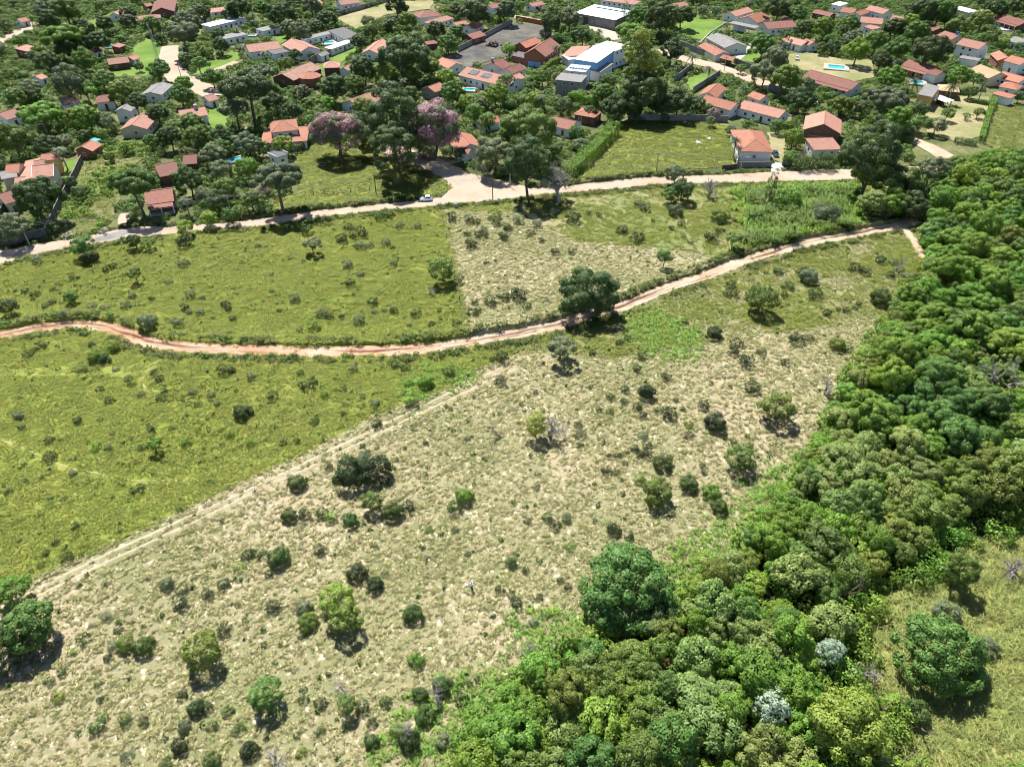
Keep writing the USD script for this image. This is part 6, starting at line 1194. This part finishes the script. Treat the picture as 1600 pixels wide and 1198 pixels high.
# ------------------------------------------------------------------ stuff: grass, scrub, undergrowth
def tuft_patch(rng, size, n, h, w, blades, lean=0.5):
    m = n * blades; i = np.repeat(np.arange(n), blades)
    c = ((rng.random((n, 2)) - 0.5) * size)[i]; hh = (h * (0.5 + rng.random(n)))[i] * (0.7 + 0.6 * rng.random(m)); tone = rng.random(n)[i] * 0.6 + 0.4 * rng.random(m)
    a = rng.random(m) * 2 * np.pi; d = np.c_[np.cos(a), np.sin(a), 0 * a]; s = np.c_[-d[:, 1], d[:, 0], 0 * a]; L = (lean * hh * (0.35 + rng.random(m)))[:, None]; ww = (w * (0.6 + 0.8 * rng.random(m)))[:, None] / 2; H = hh[:, None] * [0, 0, 1.0]
    p = np.c_[c, 0 * a - 0.03] + d * 0.05
    v = np.stack([p - s * ww, p + s * ww, p + d * L * 0.5 + H * 0.75 + s * ww * 0.8, p + d * L * 0.5 + H * 0.75 - s * ww * 0.8, p + d * L + H * 0.8], 1)
    k = np.arange(m)[:, None] * 5
    f = np.hstack([k, k + 1, k + 2, k, k + 2, k + 3, k + 3, k + 2, k + 4]).reshape(-1, 3)
    nn = np.array([0, 0, 1.0]) + 0.35 * d + 0.22 * rng.normal(size=(m, 3)); nn /= np.linalg.norm(nn, axis=1, keepdims=True)
    V = v.reshape(-1, 3); fn = np.cross(V[f[:, 1]] - V[f[:, 0]], V[f[:, 2]] - V[f[:, 0]]); f = np.where(fn[:, 2:] < 0, f[:, ::-1], f)
    return Foliage(V, f, np.repeat(nn, 5, 0), np.repeat(tone, 5))
def scatter(name, label, regions, spacing, make, nproto, matname, s0, s1, seed, avoid=None, rows=None, dz=0.0, frame=FRAME, prob=None, rot=True, far=400, soft=0):
    rng = np.random.default_rng(seed); P = []
    for g in regions:
        g = g.intersection(frame)
        if g.is_empty: continue
        if avoid is not None: g = g.difference(avoid)
        x0, y0, x1, y1 = g.bounds; gx, gy = np.meshgrid(np.arange(x0, x1, spacing), np.arange(y0, min(y1, far), spacing)); q = np.c_[gx.ravel(), gy.ravel()]
        if rows is not None:
            ca, sa = math.cos(rows), math.sin(rows); c0 = np.array([(x0 + x1) / 2, (y0 + y1) / 2]); D = max(x1 - x0, y1 - y0)
            gx, gy = np.meshgrid(np.arange(-D, D, spacing), np.arange(-D, D, spacing)); q0 = np.c_[gx.ravel() + 0.45 * spacing * rng.normal(size=gx.size), np.round(gy.ravel() / 1.05) * 1.05 + 0.25 * rng.normal(size=gx.size) + 1.2 * np.sin(gx.ravel() / 14)]
            q = np.c_[q0[:, 0] * ca - q0[:, 1] * sa, q0[:, 0] * sa + q0[:, 1] * ca] + c0
        else: q = q + spacing * (rng.random(q.shape) - 0.5) * 1.1
        shapely.prepare(g); q = q[shapely.contains_xy(g, q[:, 0], q[:, 1])]
        if soft and len(q): q = q[rng.random(len(q)) < np.clip(shapely.distance(g.boundary, shapely.points(q)) / soft, 0, 1)]
        if prob is not None: q = q[rng.random(len(q)) < prob(q)]
        P.append(q)
    P = np.vstack(P); n = len(P); path = numbered(f'/World/{name}')
    pi = UsdGeom.PointInstancer.Define(stage, path); keys(pi.GetPrim(), label, None, None, 'stuff')
    for k in range(nproto):
        m = make(np.random.default_rng(seed * 10 + k)); q = foliage(f'{path}/tuft_{k:03d}' if k else f'{path}/tuft', m, M[matname]); pi.GetPrototypesRel().AddTarget(q.GetPath())
    a = rng.random(n) * 2 * np.pi if rot else (rows or 0) + 0.3 * rng.normal(size=n); s = s0 + (s1 - s0) * rng.random(n)
    pi.CreatePositionsAttr(Vt.Vec3fArray.FromNumpy(np.c_[P, terrain(P) + dz].astype(np.float32)))
    pi.CreateOrientationsAttr(Vt.QuathArray([Gf.Quath(float(math.cos(t / 2)), 0, 0, float(math.sin(t / 2))) for t in a]))
    pi.CreateScalesAttr(Vt.Vec3fArray.FromNumpy(np.repeat(s[:, None], 3, 1).astype(np.float32))); pi.CreateProtoIndicesAttr(Vt.IntArray.FromNumpy(rng.integers(0, nproto, n).astype(np.int32)))
    print(name, n)
ruts = shapely.union_all([LineString(line(RUT1)).buffer(0.4), LineString(line(RUT2)).buffer(0.4)])
ways = shapely.union_all([road_all.buffer(0.1), track_poly.buffer(-0.1), LineString(line([(1396, 352), (1412, 360), (1424, 374), (1433, 389), (1444, 406)])).buffer(1.1)])
foot = shapely.union_all([LineString(line(p)).buffer(0.5) for p in ([(0, 688), (50, 708), (80, 722), (105, 732), (150, 742), (215, 752), (260, 752), (300, 752)], [(0, 578), (60, 576), (110, 575), (170, 574), (225, 571)], [(0, 586), (60, 585), (120, 585), (180, 583), (225, 580)], [(275, 547), (255, 556), (240, 570), (226, 585), (224, 600), (232, 610), (250, 612), (268, 606)])])
row_dir = math.atan2(*(line([RUT1[-1]])[0] - line([RUT1[0]])[0])[::-1])
scatter('pasture_grass', 'knee high yellow green grass of the pasture and meadow', [up_pasture, meadow], 1.0, lambda r: tuft_patch(r, 1.7, 44, 0.2, 0.075, 4, 0.9), 7, 'grass_pasture', 0.6, 1.5, 31, shapely.union_all([ways, foot]), dz=0.03, prob=lambda q: np.clip(0.7 + 0.6 * meshkit.fbm(np.c_[q / 6.0, 0 * q[:, 0]], 3, 13), 0, 1))
scatter('tall_pasture_grass', 'taller tussocks scattered through the pasture and meadow', [up_pasture, meadow], 1.7, lambda r: tuft_patch(r, 1.2, 8, 0.48, 0.1, 7, 0.9), 6, 'grass_pasture', 0.5, 1.3, 51, shapely.union_all([ways, foot]), dz=0.03, prob=lambda q: np.clip(2.6 * meshkit.fbm(np.c_[q / 9.0, 0 * q[:, 0]], 3, 14) - 1.05, 0, 1))
scatter('stubble_grass', 'mown straw and green stubble standing in rows on the dry field', [dry_low, dry_up], 0.85, lambda r: tuft_patch(r, 0.72, 10, 0.17, 0.095, 6, 1.3), 10, 'grass_dry', 0.6, 1.5, 32, shapely.union_all([ways, ruts, meadow.buffer(0.1)]), rows=row_dir, dz=0.02, prob=lambda q: np.clip(0.55 + 0.7 * meshkit.fbm(np.c_[q / 5.0, 0 * q[:, 0]], 3, 3), 0, 1))
scatter('green_regrowth', 'small green regrowth tufts between the stubble', [dry_low, dry_up], 1.5, lambda r: tuft_patch(r, 1.3, 12, 0.18, 0.09, 6, 1.1), 6, 'grass_lot', 0.5, 1.3, 52, shapely.union_all([ways, ruts, meadow.buffer(0.1)]), dz=0.02, prob=lambda q: np.clip(3.0 * meshkit.fbm(np.c_[q / 10.0, 0 * q[:, 0]], 4, 15) - 1.05, 0, 1))
scatter('rough_grass', 'mixed green and straw grass near the upper track', [mixed_right, green_up], 1.1, lambda r: tuft_patch(r, 1.6, 26, 0.24, 0.085, 5, 0.9), 6, 'grass_pasture', 0.6, 1.4, 33, ways, prob=lambda q: np.clip(2.2 * meshkit.fbm(np.c_[q / 8.0, 0 * q[:, 0]], 3, 4) - 0.35, 0.1, 1))
scatter('stubble_grass', 'pale stubble between green patches near the upper track', [mixed_right], 0.85, lambda r: tuft_patch(r, 0.7, 7, 0.2, 0.1, 6, 1.0), 6, 'grass_dry', 0.6, 1.4, 38, ways, prob=lambda q: np.clip(1.6 - 2.2 * meshkit.fbm(np.c_[q / 8.0, 0 * q[:, 0]], 3, 4), 0.1, 1))
lush = [poly(p).buffer(4) for p in ([(1000, 490), (1040, 500), (1080, 525), (1070, 560), (1030, 552), (990, 525)], [(1060, 860), (1150, 800), (1240, 725), (1262, 728), (1180, 835), (1090, 900), (1060, 905)], [(820, 985), (905, 960), (930, 1000), (850, 1020)], [(640, 590), (700, 575), (730, 585), (690, 605), (640, 618)], [(640, 1120), (740, 1060), (780, 1060), (700, 1190), (610, 1198)])]
scatter('lush_grass', 'bright lush grass patches beside the wood and track', lush, 0.9, lambda r: tuft_patch(r, 1.3, 12, 0.42, 0.12, 5, 0.9), 5, 'grass_lush', 0.5, 1.3, 34, ways, soft=4, prob=lambda q: np.clip(3.0 * meshkit.fbm(np.c_[q / 5.0, 0 * q[:, 0]], 3, 9) - 0.45, 0, 1))
scatter('meadow_grass', 'rough green grass of the road side lots', [p for m, p in lawn_polys if m in ('ground_pasture', 'ground_mixed')], 1.3, lambda r: tuft_patch(r, 1.9, 34, 0.26, 0.1, 5, 0.9), 6, 'grass_lot', 0.6, 1.4, 35, ways)
scatter('clearing_grass', 'tall yellow grass of the clearing', [glade], 0.85, lambda r: tuft_patch(r, 1.2, 22, 0.42, 0.07, 5, 1.0), 6, 'grass_glade', 0.6, 1.5, 36)
reeds = poly([(1150, 300), (1200, 292), (1260, 292), (1330, 290), (1345, 330), (1330, 362), (1260, 375), (1200, 390), (1160, 392), (1165, 350)])
scatter('tall_reed_grass', 'tall pale reed grass below the road at right', [reeds], 1.6, lambda r: tuft_patch(r, 1.7, 12, 1.5, 0.17, 10, 0.8), 6, 'grass_reed', 0.4, 1.6, 37, ways, soft=5, prob=lambda q: np.clip(3.0 * meshkit.fbm(np.c_[q / 7.0, 0 * q[:, 0]], 3, 19) - 0.75, 0, 1))
scatter('tall_green_grass', 'deep green tall grass between the pale reeds', [reeds.buffer(3)], 1.5, lambda r: tuft_patch(r, 1.6, 12, 0.9, 0.15, 8, 0.8), 5, 'grass_lush', 0.5, 1.5, 57, ways, soft=6)
def bank_strip(L, d0, d1, x0=None, x1=None):
    g = LineString(L).buffer(d1, cap_style='flat').difference(LineString(L).buffer(d0, cap_style='flat')); return g
verge = [bank_strip(_track_s, 2.1, 4.4), shapely.union_all([LineString(road_t).buffer(2.6), LineString(road_b).buffer(3.0)])]
scatter('track_grass', 'sparse tufts creeping onto the dirt track', [track_poly], 1.0, lambda r: tuft_patch(r, 0.8, 4, 0.22, 0.08, 5, 0.9), 5, 'grass_pasture', 0.5, 1.3, 58, None, dz=0.05, prob=lambda q: np.clip(2.2 * meshkit.noise(np.c_[q / 5.0, 0 * q[:, 0]], 23) - 1.45, 0, 1))
def scrub_clump(rng):
    return crown(0.75, 0.7, 0.45, 6, 150, 0.26, int(rng.integers(1e6)), -0.5)[0]
scatter('verge_grass', 'uneven tall grass along the banks of road and track', verge, 0.85, lambda r: tuft_patch(r, 1.0, 9, 0.5, 0.1, 6, 0.8), 6, 'grass_verge', 0.4, 1.4, 41, shapely.union_all([ways, crown_zone]), prob=lambda q: np.clip(2.4 * meshkit.noise(np.c_[q / 4.0, 0 * q[:, 0]], 5) - 0.5, 0, 1))
scatter('verge_scrub', 'low dark scrub along the banks of road and track', verge, 1.6, scrub_clump, 5, 'leaf_mid', 0.4, 1.2, 42, shapely.union_all([ways, crown_zone]), prob=lambda q: np.clip(2.6 * meshkit.noise(np.c_[q / 6.0, 0 * q[:, 0]], 6) - 1.1, 0, 1))
scatter('overgrown_scrub', 'light green weeds and bushes of the overgrown lot', [poly(LAWNS[12][2]), reeds], 2.2, scrub_clump, 5, 'leaf_bright', 0.7, 1.9, 43, ways, prob=lambda q: np.clip(2.2 * meshkit.noise(np.c_[q / 7.0, 0 * q[:, 0]], 7) - 0.6, 0, 1))
village_ground = poly([(-40, 385), (200, 352), (400, 336), (640, 306), (700, 262), (900, 290), (970, 190), (1140, 190), (1300, 262), (1420, 250), (1450, 130), (1640, 140), (1640, -12), (-40, -12)])
vb = shapely.union_all([p for m, p in lawn_polys] + [road_all.buffer(2), LineString(lane_left).buffer(7), LineString(line([(1035, 78), (1060, 90), (1090, 97), (1120, 104), (1150, 116), (1175, 125), (1210, 136)])).buffer(6)])
def clear_of_houses(q):
    p = pix(np.c_[q, np.full(len(q), 1.0)]); return np.where(shapely.contains_xy(blocked, p[:, 0], p[:, 1]), 0.0, 0.85)
scatter('undergrowth', 'dense green undergrowth between the garden trees', [village_ground], 3.2, lambda r: crown(2.0, 0.7, 0.5, 8, 420, 0.42, int(r.integers(1e6)), -0.5)[0], 6, 'leaf_mid', 0.4, 1.1, 44, vb, prob=clear_of_houses, far=520)
def weeds(r):
    return crown(0.32, 0.7, 0.5, 5, 40, 0.2, int(r.integers(1e6)), -0.4)[0]
scatter('small_weeds', 'tiny dark weeds sprinkled over all the fields', [up_pasture, meadow, dry_low, dry_up, mixed_right], 3.2, weeds, 4, 'leaf_shrub_mid', 0.5, 1.7, 45, ways, prob=lambda q: np.clip(0.85 * meshkit.noise(np.c_[q / 12.0, 0 * q[:, 0]], 8), 0, 1))
scatter('forest_undergrowth', 'dark undergrowth on the floor of the wood', [forest.buffer(1)], 2.6, lambda r: crown(1.8, 0.8, 0.6, 8, 330, 0.36, int(r.integers(1e6)), -0.5)[0], 5, 'leaf_bright', 0.6, 1.3, 46, ways)
def canopy(name, label, pts, nproto, matnames, seed):
    rng = np.random.default_rng(seed); path = numbered(f'/World/{name}'); pi = UsdGeom.PointInstancer.Define(stage, path); keys(pi.GetPrim(), label, None, None, 'stuff')
    for k in range(nproto):
        fo, lob = crown(3.2, 0.8, 1.25, 20, 2600, 0.36, seed * 10 + k, -0.3); q = foliage(f'{path}/crown_{k:03d}' if k else f'{path}/crown', fo, M[matnames[k % len(matnames)]]); pi.GetPrototypesRel().AddTarget(q.GetPath())
    P = np.array(pts); n = len(P); a = rng.random(n) * 6.28; s = P[:, 2] / 3.2
    pi.CreatePositionsAttr(Vt.Vec3fArray.FromNumpy(np.c_[P[:, :2], terrain(P)].astype(np.float32))); pi.CreateOrientationsAttr(Vt.QuathArray([Gf.Quath(float(math.cos(t / 2)), 0, 0, float(math.sin(t / 2))) for t in a]))
    pi.CreateScalesAttr(Vt.Vec3fArray.FromNumpy(np.c_[s, s, s * rng.uniform(0.85, 1.3, n)].astype(np.float32))); pi.CreateProtoIndicesAttr(Vt.IntArray.FromNumpy(rng.integers(0, nproto, n).astype(np.int32)))
if len(rest): canopy('distant_woodland', 'far crowns of the wood that merge into one mass at upper right', rest, 6, ['leaf_bright', 'leaf_mid', 'leaf_bright'], 61)
# lower crowns that close the canopy between the taller ones
fz = random.Random(17); low_c = []
for t in range(9000):
    x, y = fz.uniform(x0, x1), fz.uniform(y0, y1)
    if not shapely.contains_xy(crown_zone, x, y) or any((x - a) ** 2 + (y - b) ** 2 < (0.5 * (1.9 + q)) ** 2 for a, b, q in wood): continue
    low_c.append((x, y, fz.uniform(1.6, 2.6)))
    wood.append((x, y, 1.4))
print('understorey', len(low_c)); canopy('understorey', 'lower leafy crowns that fill the gaps of the wood', low_c, 6, ['leaf_bright', 'leaf_mid', 'leaf_pale'], 62)
finish_labels()
print('prims', sum(1 for _ in stage.Traverse()), 'protos', len(protos))
